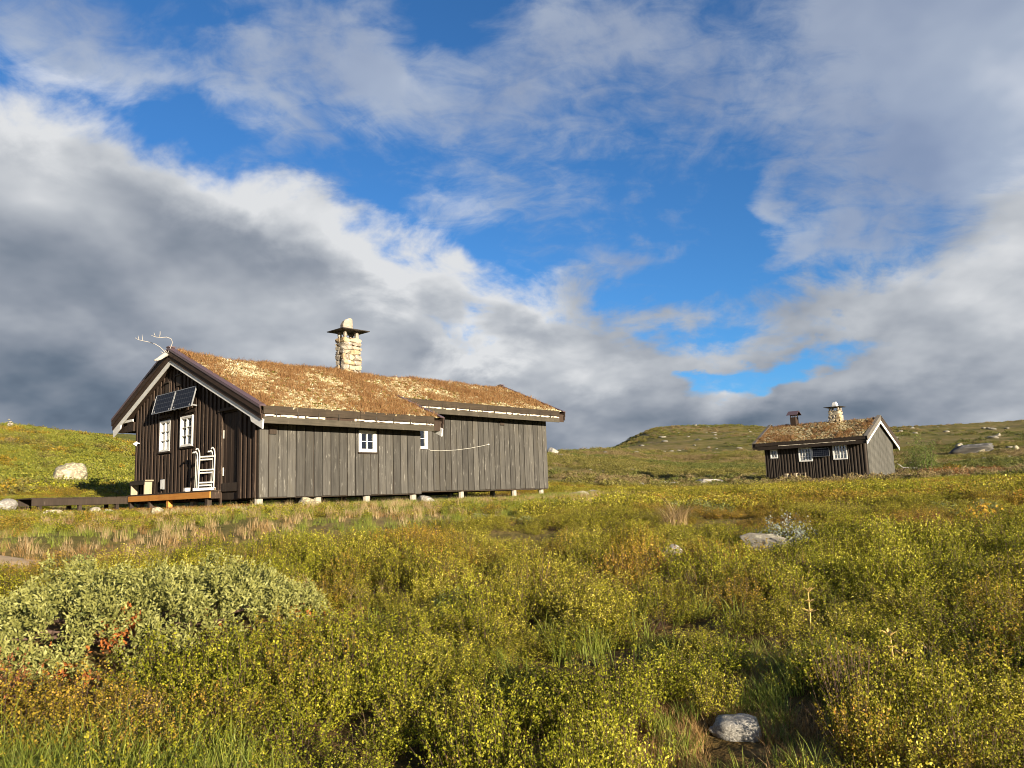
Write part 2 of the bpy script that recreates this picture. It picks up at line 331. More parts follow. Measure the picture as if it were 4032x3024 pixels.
# ================================================================== terrain
NEAR = [(.4, -1.62), (3, -1.50), (5, -1.33), (7, -1.11), (10, -.84)]
TAB = {  # azimuth: (range m, elevation angle deg) seen from the eye
 -60: [(14, -1.5), (20, -.35), (34, 1.2), (60, 3.0), (100, 4.6), (200, 4.0), (600, 3.5), (1100, 2.5)],
 -33: [(14, -1.6), (20, -.40), (26, .40), (34, 1.1), (45, 1.95), (60, 3.3), (80, 4.9), (95, 5.52), (115, 5.2), (160, 4.2), (250, 3.6), (600, 4.6), (1100, 3)],
 -28: [(14, -1.6), (20, -.45), (24, .08), (34, .95), (45, 1.75), (60, 2.9), (80, 4.4), (95, 4.88), (115, 4.6), (160, 4.0), (250, 3.8), (600, 4.93), (1100, 3)],
 -25.5: [(14, -1.6), (20, -.45), (25, -.02), (34, .6), (45, 1.35), (60, 2.4), (80, 3.7), (95, 4.15), (115, 4.0), (160, 3.6), (250, 3.6), (600, 4.92), (1100, 3)],
 -18: [(14, -1.35), (17, -.55), (20, -.06), (34, .08), (45, .7), (60, 1.5), (95, 2.8), (160, 3.0), (600, 4.0), (1100, 3)],
 -8: [(14, -1.55), (18, -.55), (22, -.06), (34, .05), (45, .7), (60, 1.4), (95, 2.7), (160, 3.0), (600, 3.4), (1100, 2.5)],
 2.4: [(14, -1.9), (20, -.65), (26, -.12), (33, .02), (45, .75), (70, 1.85), (110, 2.95), (135, 3.12), (180, 2.9), (500, 2.7), (1100, 1.5)],
 6.8: [(14, -2.0), (20, -.80), (28, -.2), (36, .05), (50, .6), (75, 1.6), (115, 2.7), (150, 3.15), (200, 3.0), (350, 2.9), (430, 3.1), (1100, 1.5)],
 8.4: [(14, -2.0), (20, -.88), (28, -.25), (38, .05), (50, .5), (75, 1.5), (115, 2.5), (150, 2.9), (200, 2.95), (300, 3.3), (420, 3.93), (500, 3.6), (1100, 2)],
 10: [(14, -2.05), (20, -.92), (30, -.3), (40, .02), (55, .4), (75, 1.2), (115, 2.2), (150, 2.65), (200, 2.95), (300, 3.6), (400, 4.42), (440, 4.5), (520, 4.3), (1100, 2.5)],
 11.6: [(14, -2.05), (20, -.95), (30, -.35), (40, 0), (55, .35), (75, 1.0), (115, 1.95), (180, 2.85), (300, 3.7), (430, 4.62), (520, 4.4), (1100, 3)],
 15.5: [(14, -2.05), (20, -.97), (30, -.38), (40, 0), (55, .33), (75, .95), (115, 1.85), (180, 2.8), (300, 3.7), (450, 4.48), (540, 4.3), (1100, 3)],
 20: [(14, -2.1), (20, -1.0), (30, -.42), (40, -.02), (52, .27), (60, .33), (80, .85), (120, 1.7), (200, 2.75), (320, 3.5), (470, 4.15), (560, 4.0), (1100, 3)],
 25.5: [(14, -2.1), (20, -1.0), (30, -.42), (40, 0), (52, .26), (60, .33), (80, .85), (120, 1.65), (200, 2.6), (320, 3.3), (470, 3.76), (560, 3.6), (1100, 2.8)],
 33: [(14, -2.1), (20, -1.0), (30, -.40), (40, .02), (52, .30), (60, .40), (80, .9), (120, 1.7), (200, 2.55), (320, 3.2), (470, 3.57), (560, 3.4), (1100, 2.5)],
 60: [(14, -2.1), (20, -1.0), (30, -.4), (52, .3), (80, .8), (120, 1.3), (200, 2.0), (470, 3.0), (1100, 2)],
 110: [(14, -3), (30, -1.5), (60, -.8), (120, -.4), (300, 0), (1100, .2)], -110: [(14, -2), (30, 0), (60, 1), (120, 1.5), (300, 1.5), (1100, 1)],
 180: [(14, -5), (30, -3), (60, -1.6), (120, -1.0), (300, -.4), (1100, 0)], -180: [(14, -5), (30, -3), (60, -1.6), (120, -1.0), (300, -.4), (1100, 0)]}
_azk = np.array(sorted(TAB)); LR = np.linspace(math.log(.4), math.log(1100), 270); RR = np.exp(LR)
_prof = []
for a in _azk:
    pts = NEAR + [(r, r * math.tan(R(e))) for r, e in TAB[a]]
    _prof.append(np.interp(LR, [math.log(p[0]) for p in pts], [p[1] / p[0] for p in pts]))     # slope of sight over log range
_prof = np.array(_prof)
AZ = np.concatenate([np.arange(-180, -40, 4.), np.arange(-40, 40.01, .2), np.arange(44, 181, 4.)])
_S = np.array([np.interp(AZ, _azk, _prof[:, j]) for j in range(len(RR))]).T
def _smooth(a, axis, k):
    ker = np.hanning(2 * k + 3)[1:-1]; ker /= ker.sum(); pad = [(0, 0), (0, 0)]; pad[axis] = (k, k)
    return np.apply_along_axis(lambda v: np.convolve(v, ker, 'valid'), axis, np.pad(a, pad, mode='edge'))
_S = _smooth(_smooth(_S, 1, 3), 0, 3)
XX = np.sin(np.radians(AZ))[:, None] * RR[None]; YY = np.cos(np.radians(AZ))[:, None] * RR[None]
ZZ = _S * RR[None]
_r = np.hypot(XX, YY)
ZZ = ZZ + .16 * fbm(XX, YY, 1.9, 3, 3) * sstep(_r, 1.5, 4) * (1 - sstep(_r, 60, 120)) + .05 * fbm(XX, YY, .6, 2, 5) * (1 - sstep(_r, 15, 30))
ZZ = ZZ + (.9 * fbm(XX, YY, 9, 4, 8)) * sstep(_r, 40, 80) * (1 - .4 * sstep(_r, 90, 100)) + 1.5 * fbm(XX / 3.5, YY + .25 * XX, 13, 4, 14) * sstep(_r, 48, 85) * (XX > 0) + 2.4 * fbm(XX / 3, YY + .2 * XX, 34, 4, 16) * sstep(_r, 130, 240) + 3.2 * fbm(XX, YY, 45, 5, 21) * sstep(_r, 150, 260) + 5.0 * fbm(XX, YY, 110, 4, 33) * sstep(_r, 260, 400)
def _flat(cx, cy, rad, z):                      # level ground under the cabins
    global ZZ
    k = 1 - sstep(np.hypot(XX - cx, YY - cy), rad * .55, rad); ZZ = ZZ * (1 - .8 * k) + z * .8 * k
_flat(-6.0, 26.0, 10.5, -.13); _flat(20.5, 53.5, 6.5, .26)
def terr(x, y):
    """ground height (world z) at x, y"""
    x = np.asarray(x, float); y = np.asarray(y, float); a = np.degrees(np.arctan2(x, y)); r = np.maximum(np.hypot(x, y), .41)
    i = np.interp(a, AZ, np.arange(len(AZ))); j = (np.log(r) - LR[0]) / (LR[1] - LR[0]); j = np.clip(j, 0, len(RR) - 1.001); i = np.clip(i, 0, len(AZ) - 1.001)
    i0 = i.astype(int); j0 = j.astype(int); fi = i - i0; fj = j - j0
    z = (ZZ[i0, j0] * (1 - fi) + ZZ[i0 + 1, j0] * fi) * (1 - fj) + (ZZ[i0, j0 + 1] * (1 - fi) + ZZ[i0 + 1, j0 + 1] * fi) * fj
    return z + EYE
def tz(x, y): return float(terr(np.array([x]), np.array([y]))[0])
def polar(a, r): return (r * math.sin(R(a)), r * math.cos(R(a)))
_na, _nr = XX.shape
gv = np.stack([XX, YY, ZZ + EYE], -1).reshape(-1, 3)
ids = np.arange(_na * _nr).reshape(_na, _nr)
gf = np.stack([ids[:-1, :-1], ids[:-1, 1:], ids[1:, 1:], ids[1:, :-1]], -1).reshape(-1, 4)[:, ::-1]
# close the middle and reach out to the horizon
ring_in = ids[:, 0]; ring_out = ids[:, -1]; far = np.stack([XX[:, -1] * 4, YY[:, -1] * 4, np.full(_na, EYE - 5)], -1)
gv = np.concatenate([gv, [[0, 0, ZZ[:, 0].mean() + EYE]], far]); cidx = _na * _nr; fo = cidx + 1
tri = np.array([[cidx, ring_in[i + 1], ring_in[i], cidx] for i in range(_na - 1)]); quad = np.array([[ring_out[i], ring_out[i + 1], fo + i + 1, fo + i] for i in range(_na - 1)])
m, t, b = material('heath ground', .95, .1); M['ground'] = m
gp = t.new('ShaderNodeNewGeometry').outputs['Position']
px_ = t.new('ShaderNodeSeparateXYZ'); t.put(px_.inputs[0], gp)
n1 = t.noise(gp, .45, 7, .62, .3); n2 = t.noise(gp, .045, 6, .6, .4); n3 = t.noise(gp, 3.5, 6, .65); n4 = t.noise(t.vmath('MULTIPLY', gp, (.35, 1., 1.)), .20, 8, .70, .8)
v = t.math('ADD', t.math('ADD', t.math('MULTIPLY', n1, .40), t.math('MULTIPLY', n2, .45)), t.math('MULTIPLY', n3, .15))
c = t.ramp(v, [(.30, (.038, .040, .012)), (.42, (.100, .096, .024)), (.49, (.170, .145, .040)), (.57, (.23, .17, .070)), (.70, (.36, .30, .17))])
nearb = t.step(t.math('POWER', t.math('ADD', t.math('POWER', px_.outputs[0], 2.), t.math('POWER', px_.outputs[1], 2.)), .5), 16, 9)
c = t.mix(t.math('MULTIPLY', nearb, .8), c, t.ramp(n3, [(.3, (.050, .032, .012)), (.5, (.14, .078, .028)), (.7, (.22, .13, .055))]))
c = t.mix(t.step(n4, .56, .70), c, (.27, .215, .10)); c = t.mix(t.step(n4, .36, .24), c, (.030, .042, .010))
c = t.mix(t.step(t.noise(gp, .30, 8, .72), .63, .70), c, (.44, .40, .32))
hill = t.math('MULTIPLY', t.step(px_.outputs[0], -9, -20), t.step(px_.outputs[1], 22, 34))
c = t.mix(t.math('MULTIPLY', hill, .75), c, t.ramp(v, [(.32, (.055, .072, .012)), (.48, (.135, .145, .022)), (.62, (.20, .18, .04))]))
t.put(b.inputs['Base Color'], c); bump(t, b, t.math('ADD', n1, t.math('MULTIPLY', n3, .3)), 1.0, .35)
gme = mesh_np('ground', gv, np.concatenate([gf, quad]), [m], smooth=True)
bm = bmesh.new(); bm.from_mesh(gme); bm.verts.ensure_lookup_table()
for tr_ in tri: 
    try: bm.faces.new([bm.verts[int(tr_[0])], bm.verts[int(tr_[1])], bm.verts[int(tr_[2])]])
    except ValueError: pass
bm.normal_update(); bm.to_mesh(gme); bm.free()
tag(obj('ground', gme), kind='structure')

# ================================================================== cabins
def wall(parent, name, fr, u0, u1, z0, top, openings, mat, th=.09, knots=()):
    """backing of a wall with real openings; top is a function of u"""
    mb = MB(); us = sorted({u0, u1, *[k for k in knots if u0 < k < u1], *[o for op in openings for o in op[:2] if u0 < o < u1]})
    for a, b in zip(us, us[1:]):
        mid = (a + b) / 2; op = [o for o in openings if o[0] < mid < o[1]]
        if not op: mb.prism([(a, z0), (b, z0), (b, top(b)), (a, top(a))], -th, 0, fr); continue
        o = op[0]
        if o[2] > z0 + .01: mb.rect(a, b, z0, o[2], -th, 0, fr)
        if min(top(a), top(b)) > o[3] + .01: mb.prism([(a, o[3]), (b, o[3]), (b, top(b)), (a, top(a))], -th, 0, fr)
    return obj(name, mb.mesh(name), mat, parent)
def board_run(parent, name, fr, u0, u1, pitch, width, z0, top, openings, mat, n0, n1, jit=.004, zj=.0, round_=0., knots=()):
    """single boards standing side by side, cut round the openings"""
    u = u0; pieces = []
    while u < u1 - .03:
        a = u + (pitch - width) / 2 + random.uniform(-jit, jit); b = min(a + width + random.uniform(-jit, jit), u1); u += pitch
        segs = [(a, b, z0 + random.uniform(-zj, zj), None)]
        for o in openings:
            if b <= o[0] + .004 or a >= o[1] - .004: continue
            new = []
            for (p, q, lo, hi) in segs:
                if p < o[0] - .03: new.append((p, o[0], lo, hi))
                if q > o[1] + .03: new.append((o[1], q, lo, hi))
                i0, i1 = max(p, o[0]), min(q, o[1])
                if i1 - i0 > .02:
                    if o[2] > lo + .03: new.append((i0, i1, lo, o[2]))
                    new.append((i0, i1, o[3], hi))
            segs = new
        for (p, q, lo, hi) in segs:
            if q - p < .02: continue
            e = random.uniform(0, .004)
            uu = [p] + [k for k in knots if p + .02 < k < q - .02] + [q]
            if hi is None:
                if min(top(p), top(q)) < lo + .04: continue
                poly = [(p, lo), (q, lo)] + [(k, top(k)) for k in reversed(uu)]
            else: poly = [(p, lo), (q, lo), (q, hi), (p, hi)]
            mb = MB()
            if round_:
                k = 6; xs = [p + (q - p) * i / k for i in range(k + 1)]
                prof = [(x, n0 + (n1 - n0) * math.sqrt(max(0, 1 - (2 * (x - p) / (q - p) - 1) ** 2)) * round_ + (n1 - n0) * (1 - round_)) for x in xs]
                tp = (lambda x: top(x)) if hi is None else (lambda x: hi)
                lo_ = [mb.bm.verts.new(fr(x, lo, n)) for x, n in prof] + [mb.bm.verts.new(fr(q, lo, n0 - .01)), mb.bm.verts.new(fr(p, lo, n0 - .01))]
                hi_ = [mb.bm.verts.new(fr(x, tp(x), n)) for x, n in prof] + [mb.bm.verts.new(fr(q, tp(q), n0 - .01)), mb.bm.verts.new(fr(p, tp(p), n0 - .01))]
                mb.bm.faces.new(lo_); mb.bm.faces.new(hi_[::-1])
                for i in range(len(lo_)): j = (i + 1) % len(lo_); mb.bm.faces.new([lo_[i], hi_[i], hi_[j], lo_[j]])
                me = mb.mesh(name)
            else:
                mb.prism(poly, n0, n1 + e, fr); me = mb.mesh(name, bevel=.003)
            pieces.append(obj(name, me, mat, parent))
    return pieces
def window(parent, fr, u0, u1, z0, z1, sashes=1, cols=2, rows=3, fw=.05, proud=.035, sill=None, curtains=None, lab=None, bar=.015):
    mb = MB(); n0 = -.05
    mb.rect(u0, u0 + fw, z0, z1, n0, proud, fr); mb.rect(u1 - fw, u1, z0, z1, n0, proud, fr)
    mb.rect(u0 + fw, u1 - fw, z0, z0 + fw, n0, proud + .004, fr); mb.rect(u0 + fw, u1 - fw, z1 - fw, z1, n0, proud - .003, fr)
    win = obj('window', mb.mesh('window', .003), M['white'], parent)
    if lab: win['label'] = lab
    iu0, iu1, iz0, iz1 = u0 + fw, u1 - fw, z0 + fw, z1 - fw; sw = (iu1 - iu0) / sashes; sf = .026
    for s in range(sashes):
        a, b = iu0 + s * sw + .003, iu0 + (s + 1) * sw - .003
        mb = MB(); mb.rect(a, a + sf, iz0 + .003, iz1 - .003, -.03, proud - .012, fr); mb.rect(b - sf, b, iz0 + .003, iz1 - .003, -.03, proud - .012, fr)
        mb.rect(a + sf, b - sf, iz0 + .003, iz0 + sf, -.03, proud - .014, fr); mb.rect(a + sf, b - sf, iz1 - sf, iz1 - .003, -.03, proud - .014, fr)
        obj('sash', mb.mesh('sash', .002), M['white'], win)
        a += sf; b -= sf; c0, c1 = iz0 + sf, iz1 - sf
        for i in range(1, cols):
            x = a + (b - a) * i / cols; mb = MB(); mb.rect(x - bar / 2, x + bar / 2, c0, c1, -.026, proud - .018, fr); obj('muntin', mb.mesh('muntin'), M['white'], win)
        for j in range(1, rows):
            z = c0 + (c1 - c0) * j / rows; mb = MB(); mb.rect(a, b, z - bar / 2, z + bar / 2, -.025, proud - .020, fr); obj('muntin', mb.mesh('muntin'), M['white'], win)
        for i in range(cols):
            for j in range(rows):
                p0, p1 = a + (b - a) * i / cols, a + (b - a) * (i + 1) / cols; q0, q1 = c0 + (c1 - c0) * j / rows, c0 + (c1 - c0) * (j + 1) / rows
                mb = MB(); mb.rect(p0 + .001, p1 - .001, q0 + .001, q1 - .001, -.012, -.008, fr); obj('pane', mb.mesh('pane'), M['glass'], win)
    if sill:
        mb = MB(); mb.rect(u0 - .04, u1 + .04, z0 - .045, z0 - .004, 0., .085, fr); obj('sill', mb.mesh('sill', .004), sill, win)
    for (f0, f1, mt) in (curtains or []):
        vs = []; nn = 15
        for k in range(nn):
            x = u0 + (u1 - u0) * (f0 + (f1 - f0) * k / (nn - 1)); n = -.16 - .022 * math.sin(k * 2.1)
            vs += [fr(x, z0 + .02, n), fr(x, z1 - .02, n)]
        obj('curtain', mesh_np('curtain', vs, [[2 * k, 2 * k + 1, 2 * k + 3, 2 * k + 2] for k in range(nn - 1)], smooth=True), mt, win)
    return win
def board(parent, name, poly, n0, n1, fr, mat, bevel=.004):
    mb = MB(); mb.prism(poly, n0, n1, fr); return obj(name, mb.mesh(name, bevel), mat, parent)
def stone_mesh(w, d, h, rnd=.22, n=26, seed=0):
    g = np.random.default_rng(seed); mb = MB(); P = []
    for i in range(n):
        p = g.uniform(-1, 1, 3); k = np.max(np.abs(p)); p = p / k; p = p / (np.sum(np.abs(p) ** 12) ** (1 / 12)); p *= 1 + g.uniform(-rnd, rnd * .4)
        P.append((p[0] * w / 2, p[1] * d / 2, p[2] * h / 2))
    mb.hull(P); return mb.mesh('stone', .0)
def masonry(parent, x0, x1, y0, y1, z0, z1, mats, seed=1, row=.15):
    """rubble stones laid round a core; every stone its own piece"""
    g = np.random.default_rng(seed); core = MB(); core.box((x0 + .07, y0 + .07, z0 - .3), (x1 - .07, y1 - .07, z1 - .01))
    ch = obj('chimney', core.mesh('chimney'), M['mortar'], parent)
    z = z0
    while z < z1 - .03:
        h = min(g.uniform(row * .65, row * 1.35), z1 - z)
        if z1 - z - h < .06: h = z1 - z
        for side in range(4):
            L = (x1 - x0) if side in (0, 2) else (y1 - y0); L -= .02; nst = max(1, int(round(L / g.uniform(.22, .40)))); cuts = np.sort(np.concatenate([[0], (np.arange(1, nst) + g.uniform(-.22, .22, nst - 1)) / nst, [1]])) * L
            for a, b in zip(cuts, cuts[1:]):
                me = stone_mesh((b - a) * 1.03, .16, h * 1.04, .13, 26, int(g.integers(1e9))); c = (a + b) / 2 + .01; zz = z + h / 2 + g.uniform(-.012, .012); off = g.uniform(-.012, .012)
                loc, rz = [((x0 + c, y0 + .06 + off, zz), 0), ((x1 - .06 + off, y0 + c, zz), math.pi / 2), ((x1 - c, y1 - .06 + off, zz), math.pi), ((x0 + .06 + off, y1 - c, zz), -math.pi / 2)][side]
                obj('stone', me, mats[int(g.choice(len(mats), p=[.36, .28, .36]))], ch, loc, (g.uniform(-.06, .06), g.uniform(-.10, .10), rz + g.uniform(-.06, .06)))
        z += h
    return ch

# ---- geometry nodes: one object that stands plants of a given set on points
def gn_scatter(name, pts, rot, scl, idx, protos, parent=None):
    col = bpy.data.collections.new(name + '_set')
    for p in protos: col.objects.link(p)
    me = bpy.data.meshes.new(name); me.vertices.add(len(pts)); me.vertices.foreach_set('co', np.asarray(pts, np.float32).ravel())
    a = me.attributes.new('rot', 'FLOAT_VECTOR', 'POINT'); a.data.foreach_set('vector', np.asarray(rot, np.float32).ravel())
    a = me.attributes.new('scl', 'FLOAT_VECTOR', 'POINT'); a.data.foreach_set('vector', np.asarray(scl, np.float32).ravel())
    a = me.attributes.new('idx', 'INT', 'POINT'); a.data.foreach_set('value', np.asarray(idx, np.int32))
    me.update(); o = obj(name, me, None, parent); tag(o, kind='stuff')
    ng = bpy.data.node_groups.new(name, 'GeometryNodeTree'); ng.interface.new_socket('Geometry', in_out='INPUT', socket_type='NodeSocketGeometry'); ng.interface.new_socket('Geometry', in_out='OUTPUT', socket_type='NodeSocketGeometry')
    N = ng.nodes; gi = N.new('NodeGroupInput'); go = N.new('NodeGroupOutput'); ip = N.new('GeometryNodeInstanceOnPoints'); ci = N.new('GeometryNodeCollectionInfo')
    ci.inputs['Collection'].default_value = col; ci.inputs['Separate Children'].default_value = True; ci.inputs['Reset Children'].default_value = True; ip.inputs['Pick Instance'].default_value = True
    def na(nm, ty, sock):
        n = N.new('GeometryNodeInputNamedAttribute'); n.data_type = ty; n.inputs[0].default_value = nm; ng.links.new(n.outputs[0], sock)
    na('rot', 'FLOAT_VECTOR', ip.inputs['Rotation']); na('scl', 'FLOAT_VECTOR', ip.inputs['Scale']); na('idx', 'INT', ip.inputs['Instance Index'])
    ng.links.new(gi.outputs[0], ip.inputs['Points']); ng.links.new(ci.outputs[0], ip.inputs['Instance']); ng.links.new(ip.outputs[0], go.inputs[0])
    md = o.modifiers.new('scatter', 'NODES'); md.node_group = ng; return o
def proto(name, me):                              # never linked to the scene: only the scatters above use it
    return bpy.data.objects.new(name, me)

# ---- grass tufts and other small plants (arrays)
def blades(n, h, w, spread, lean, seed, segs=2, droop=.5):
    g = np.random.default_rng(seed); V = []; Fc = []; T = []
    for i in range(n):
        a = g.uniform(0, 6.283); r = spread * math.sqrt(g.uniform()); b = np.array([r * math.cos(a), r * math.sin(a), 0]); d = g.uniform(0, 6.283); ln = lean * g.uniform(.3, 1.2); hh = h * g.uniform(.55, 1.15)
        dirv = np.array([math.cos(d), math.sin(d), 0]); side = np.array([-math.sin(d + g.uniform(-1, 1)), math.cos(d), 0]) * w * g.uniform(.6, 1.2) / 2; k0 = len(V); tone = g.uniform()
        for s in range(segs):
            f = s / segs; p = b + np.array([0, 0, hh * f * (1 - droop * .5 * f * f * ln)]) + dirv * hh * ln * f * f; V += [p - side * (1 - f * .6), p + side * (1 - f * .6)]; T += [tone] * 2
        V.append(b + np.array([0, 0, hh * (1 - droop * .5 * ln)]) + dirv * hh * ln); T.append(tone)
        for s in range(segs - 1): Fc.append([k0 + 2 * s, k0 + 2 * s + 1, k0 + 2 * s + 3, k0 + 2 * s + 2])
        Fc.append([k0 + 2 * segs - 2, k0 + 2 * segs - 1, k0 + 2 * segs])
    return V, Fc, T
def tuft(name, mat, n, h, w, spread, lean, seed, segs=2):
    V, Fc, T = blades(n, h, w, spread, lean, seed, segs); return proto(name, mesh_np(name, V, Fc, [mat], attr={'tone': T}))
def leafset(C, dirs, size, g, tilt=.9):
    """kite shaped leaves at points C"""
    n = len(C); nr = dirs + g.normal(0, tilt, (n, 3)); nr /= np.linalg.norm(nr, axis=1)[:, None] + 1e-9
    a = np.cross(nr, g.normal(0, 1, (n, 3))); a /= np.linalg.norm(a, axis=1)[:, None] + 1e-9; b = np.cross(nr, a); s = np.asarray(size)[:, None]
    V = np.stack([C - a * s * .5, C + b * s * .42 + a * s * .08, C + a * s * .5 + nr * s * .12, C - b * s * .42 + a * s * .08], 1).reshape(-1, 3)
    return V, np.arange(4 * n).reshape(n, 4)

M['drygrass'] = leafmat('dry roof grass', [(0, (.13, .062, .024)), (.45, (.30, .155, .060)), (.8, (.40, .245, .105)), (1, (.54, .40, .20))], .2)
M['lichen'] = leafmat('roof lichen', [(0, (.28, .21, .10)), (.5, (.50, .42, .24)), (1, (.74, .68, .48))], .1, .9)
M['moss'] = leafmat('roof moss', [(0, (.06, .06, .012)), (.5, (.14, .13, .02)), (1, (.24, .21, .04))], .15, .9)
def lump(name, mat, r, n, leaf, seed):
    g = np.random.default_rng(seed); d = g.normal(0, 1, (n, 3)); d[:, 2] = np.abs(d[:, 2]); d /= np.linalg.norm(d, axis=1)[:, None]; C = d * r * g.uniform(.6, 1.05, (n, 1)) * np.array([1, 1, .6])
    V, Fq = leafset(C, d, leaf * g.uniform(.6, 1.3, n), g, .6); return proto(name, mesh_np(name, V, Fq, [mat], attr={'tone': np.repeat(g.uniform(0, 1, n), 4)}))
SODSET = [tuft('dry_tuft', M['drygrass'], 24, .15, .008, .08, .9, s, 3) for s in (1, 2, 3)] + [lump('lichen_lump', M['lichen'], .055, 34, .045, s) for s in (4, 5)] + [lump('moss_lump', M['moss'], .06, 34, .045, s) for s in (6, 7)]
m, t, b = material('roof turf', .95, .1); M['sod'] = m
op = t.new('ShaderNodeTexCoord').outputs['Object']; a1 = t.noise(op, 1.1, 6, .65, .4); a2 = t.noise(op, 9, 6, .7)
c = t.ramp(t.math('ADD', t.math('MULTIPLY', a1, .6), t.math('MULTIPLY', a2, .4)), [(.34, (.12, .075, .024)), (.47, (.25, .155, .055)), (.56, (.35, .24, .09)), (.68, (.42, .33, .17))])
t.put(b.inputs['Base Color'], c); bump(t, b, a2, 1., .08)
def sod(parent, inside, ztop, x0, x1, y0, y1, step, seed, dens, wts, hscale=1.):
    xs = np.arange(x0, x1 + step, step); ys = np.arange(y0, y1 + step, step); X, Y = np.meshgrid(xs, ys, indexing='ij')
    Z = ztop(X, Y) - .055 + .11 * fbm(X, Y, .9, 3, seed) + .05 * fbm(X, Y, .22, 2, seed + 7)
    ok = inside((X[:-1, :-1] + X[1:, 1:]) / 2, (Y[:-1, :-1] + Y[1:, 1:]) / 2); ii = np.arange(X.size).reshape(X.shape)
    q = np.stack([ii[:-1, :-1], ii[1:, :-1], ii[1:, 1:], ii[:-1, 1:]], -1)[ok]
    so_ = obj('sod', mesh_np('sod', np.stack([X, Y, Z], -1).reshape(-1, 3), q.reshape(-1, 4), [M['sod']], smooth=True), None, parent)
    g = np.random.default_rng(seed); n = int((x1 - x0) * (y1 - y0) * dens); px = g.uniform(x0, x1, n); py = g.uniform(y0, y1, n); k = inside(px, py); px, py = px[k], py[k]; n = len(px)
    pz = ztop(px, py) - .065 + .11 * fbm(px, py, .9, 3, seed) + .05 * fbm(px, py, .22, 2, seed + 7)
    pat = fbm(px, py, 1.3, 4, seed + 3) + g.normal(0, .15, n); wg, wl = wts
    idx = np.where(pat > wg, g.integers(0, 3, n), np.where(pat < wl, 3 + g.integers(0, 2, n), np.where(g.uniform(0, 1, n) < .55, g.integers(0, 3, n), np.where(g.uniform(0, 1, n) < .6, 3 + g.integers(0, 2, n), 5 + g.integers(0, 2, n)))))
    s = g.uniform(.55, 1.25, n) * hscale; s = np.where(idx < 3, s * (.65 + .9 * np.clip(pat + .2, 0, 1)), s)
    gn_scatter('sod_growth', np.stack([px, py, pz], -1), np.stack([g.uniform(-.2, .2, n), g.uniform(-.2, .2, n), g.uniform(0, 6.28, n)], -1), np.stack([s, s, s], -1), idx, SODSET, parent)
    return so_
def bark_strip(parent, fr, u0, u1, zc, n, seed, cover=.9, th=.05):
    g = random.Random(seed); u = u0
    while u < u1 - .1:
        L = g.uniform(.25, .95); e = min(u + L, u1)
        if g.random() < cover:
            k = max(3, int((e - u) / .09)); up = [(u + (e - u) * i / k, zc + th * g.uniform(.15, .6)) for i in range(k + 1)]; dn = [(u + (e - u) * i / k, zc - th * g.uniform(.15, .75)) for i in range(k + 1)]
            board(parent, 'birch_bark', dn + up[::-1], n, n + g.uniform(.012, .03), fr, M['bark'], 0)
        u = e + g.uniform(-.01, .06)

# ------------------------------------------------------------------ the large cabin
OA = (-6.4538, 20.0, .2148 + EYE); YAW_A = R(90 - 42.78)
A = empty('cabin', OA, YAW_A, 'large dark turf-roofed cabin with rubble chimney and two solar panels on its gable', 'cabin')
W_, L_, L1, S_, YR, HR, ZE, EO = 7.45, 13.43, 5.35, 1.905, 4.695, 4.49, 2.247, .574
SL = (HR - ZE) / (YR + EO); YL = 8.82
ztA = lambda y: HR - SL * abs(y - YR)
frG = lambda u, z, n: (-n, u, z)            # gable, looks out along -X
frS = lambda u, z, n: (u, -n, z)            # side walls, look out along -Y
frR = lambda u, z, n: (u, S_ - n, z)
frB = lambda u, z, n: (L_ + n, u, z)
frF = lambda u, z, n: (u, W_ + n, z)
topG = lambda u: ztA(u) - .425
# gable wall
opG = [(4.95, 5.72, 1.47, 2.44), (3.46, 4.27, 1.52, 2.44)]; doorA = (.98, 1.84, .24, 2.30)
wg = wall(A, 'gable_wall', frG, 0, W_, 0, topG, opG + [doorA], M['groove'], knots=(YR,))
board_run(wg, 'plank', frG, 0.0, W_, .235, .115, .0, lambda u: topG(u) - .01, [(4.90, 5.77, 1.40, 2.50), (3.41, 4.32, 1.46, 2.50), (.9, 1.92, .0, 2.36)], M['brown_face'], .022, .060, .006, .0, knots=(YR,))
board_run(wg, 'plank', frG, 0.117, W_, .235, .19, .0, lambda u: topG(u) - .012, [(4.93, 5.74, 1.45, 2.46), (3.44, 4.29, 1.50, 2.46), (.94, 1.88, .0, 2.33)], M['brown'], .001, .021, .004, .0, knots=(YR,))
window(A, frG, 4.97, 5.70, 1.49, 2.42, 1, 2, 3, .040, .07, M['tar'], [(.0, .30, M['curtain']), (.72, 1., M['curtain'])])
window(A, frG, 3.48, 4.25, 1.54, 2.42, 1, 2, 3, .045, .10, M['tar'], [(.52, .78, M['redcurtain']), (.05, .52, M['curtain'])])
for (a, b_, z0, z1) in ((4.86, 5.82, 1.40, 2.50), (3.37, 4.36, 1.46, 2.50)):
    mb = MB(); mb.rect(a, b_, z1, z1 + .09, .0, .075, frG); obj('window_head_board', mb.mesh('window_head_board', .004), M['brown'], A)
    for (p, q_) in ((a, a + .10), (b_ - .10, b_)):
        mb = MB(); mb.rect(p, q_, z0 + .03, z1, .0, .065, frG); obj('window_trim', mb.mesh('window_trim', .004), M['brown_face'], A)
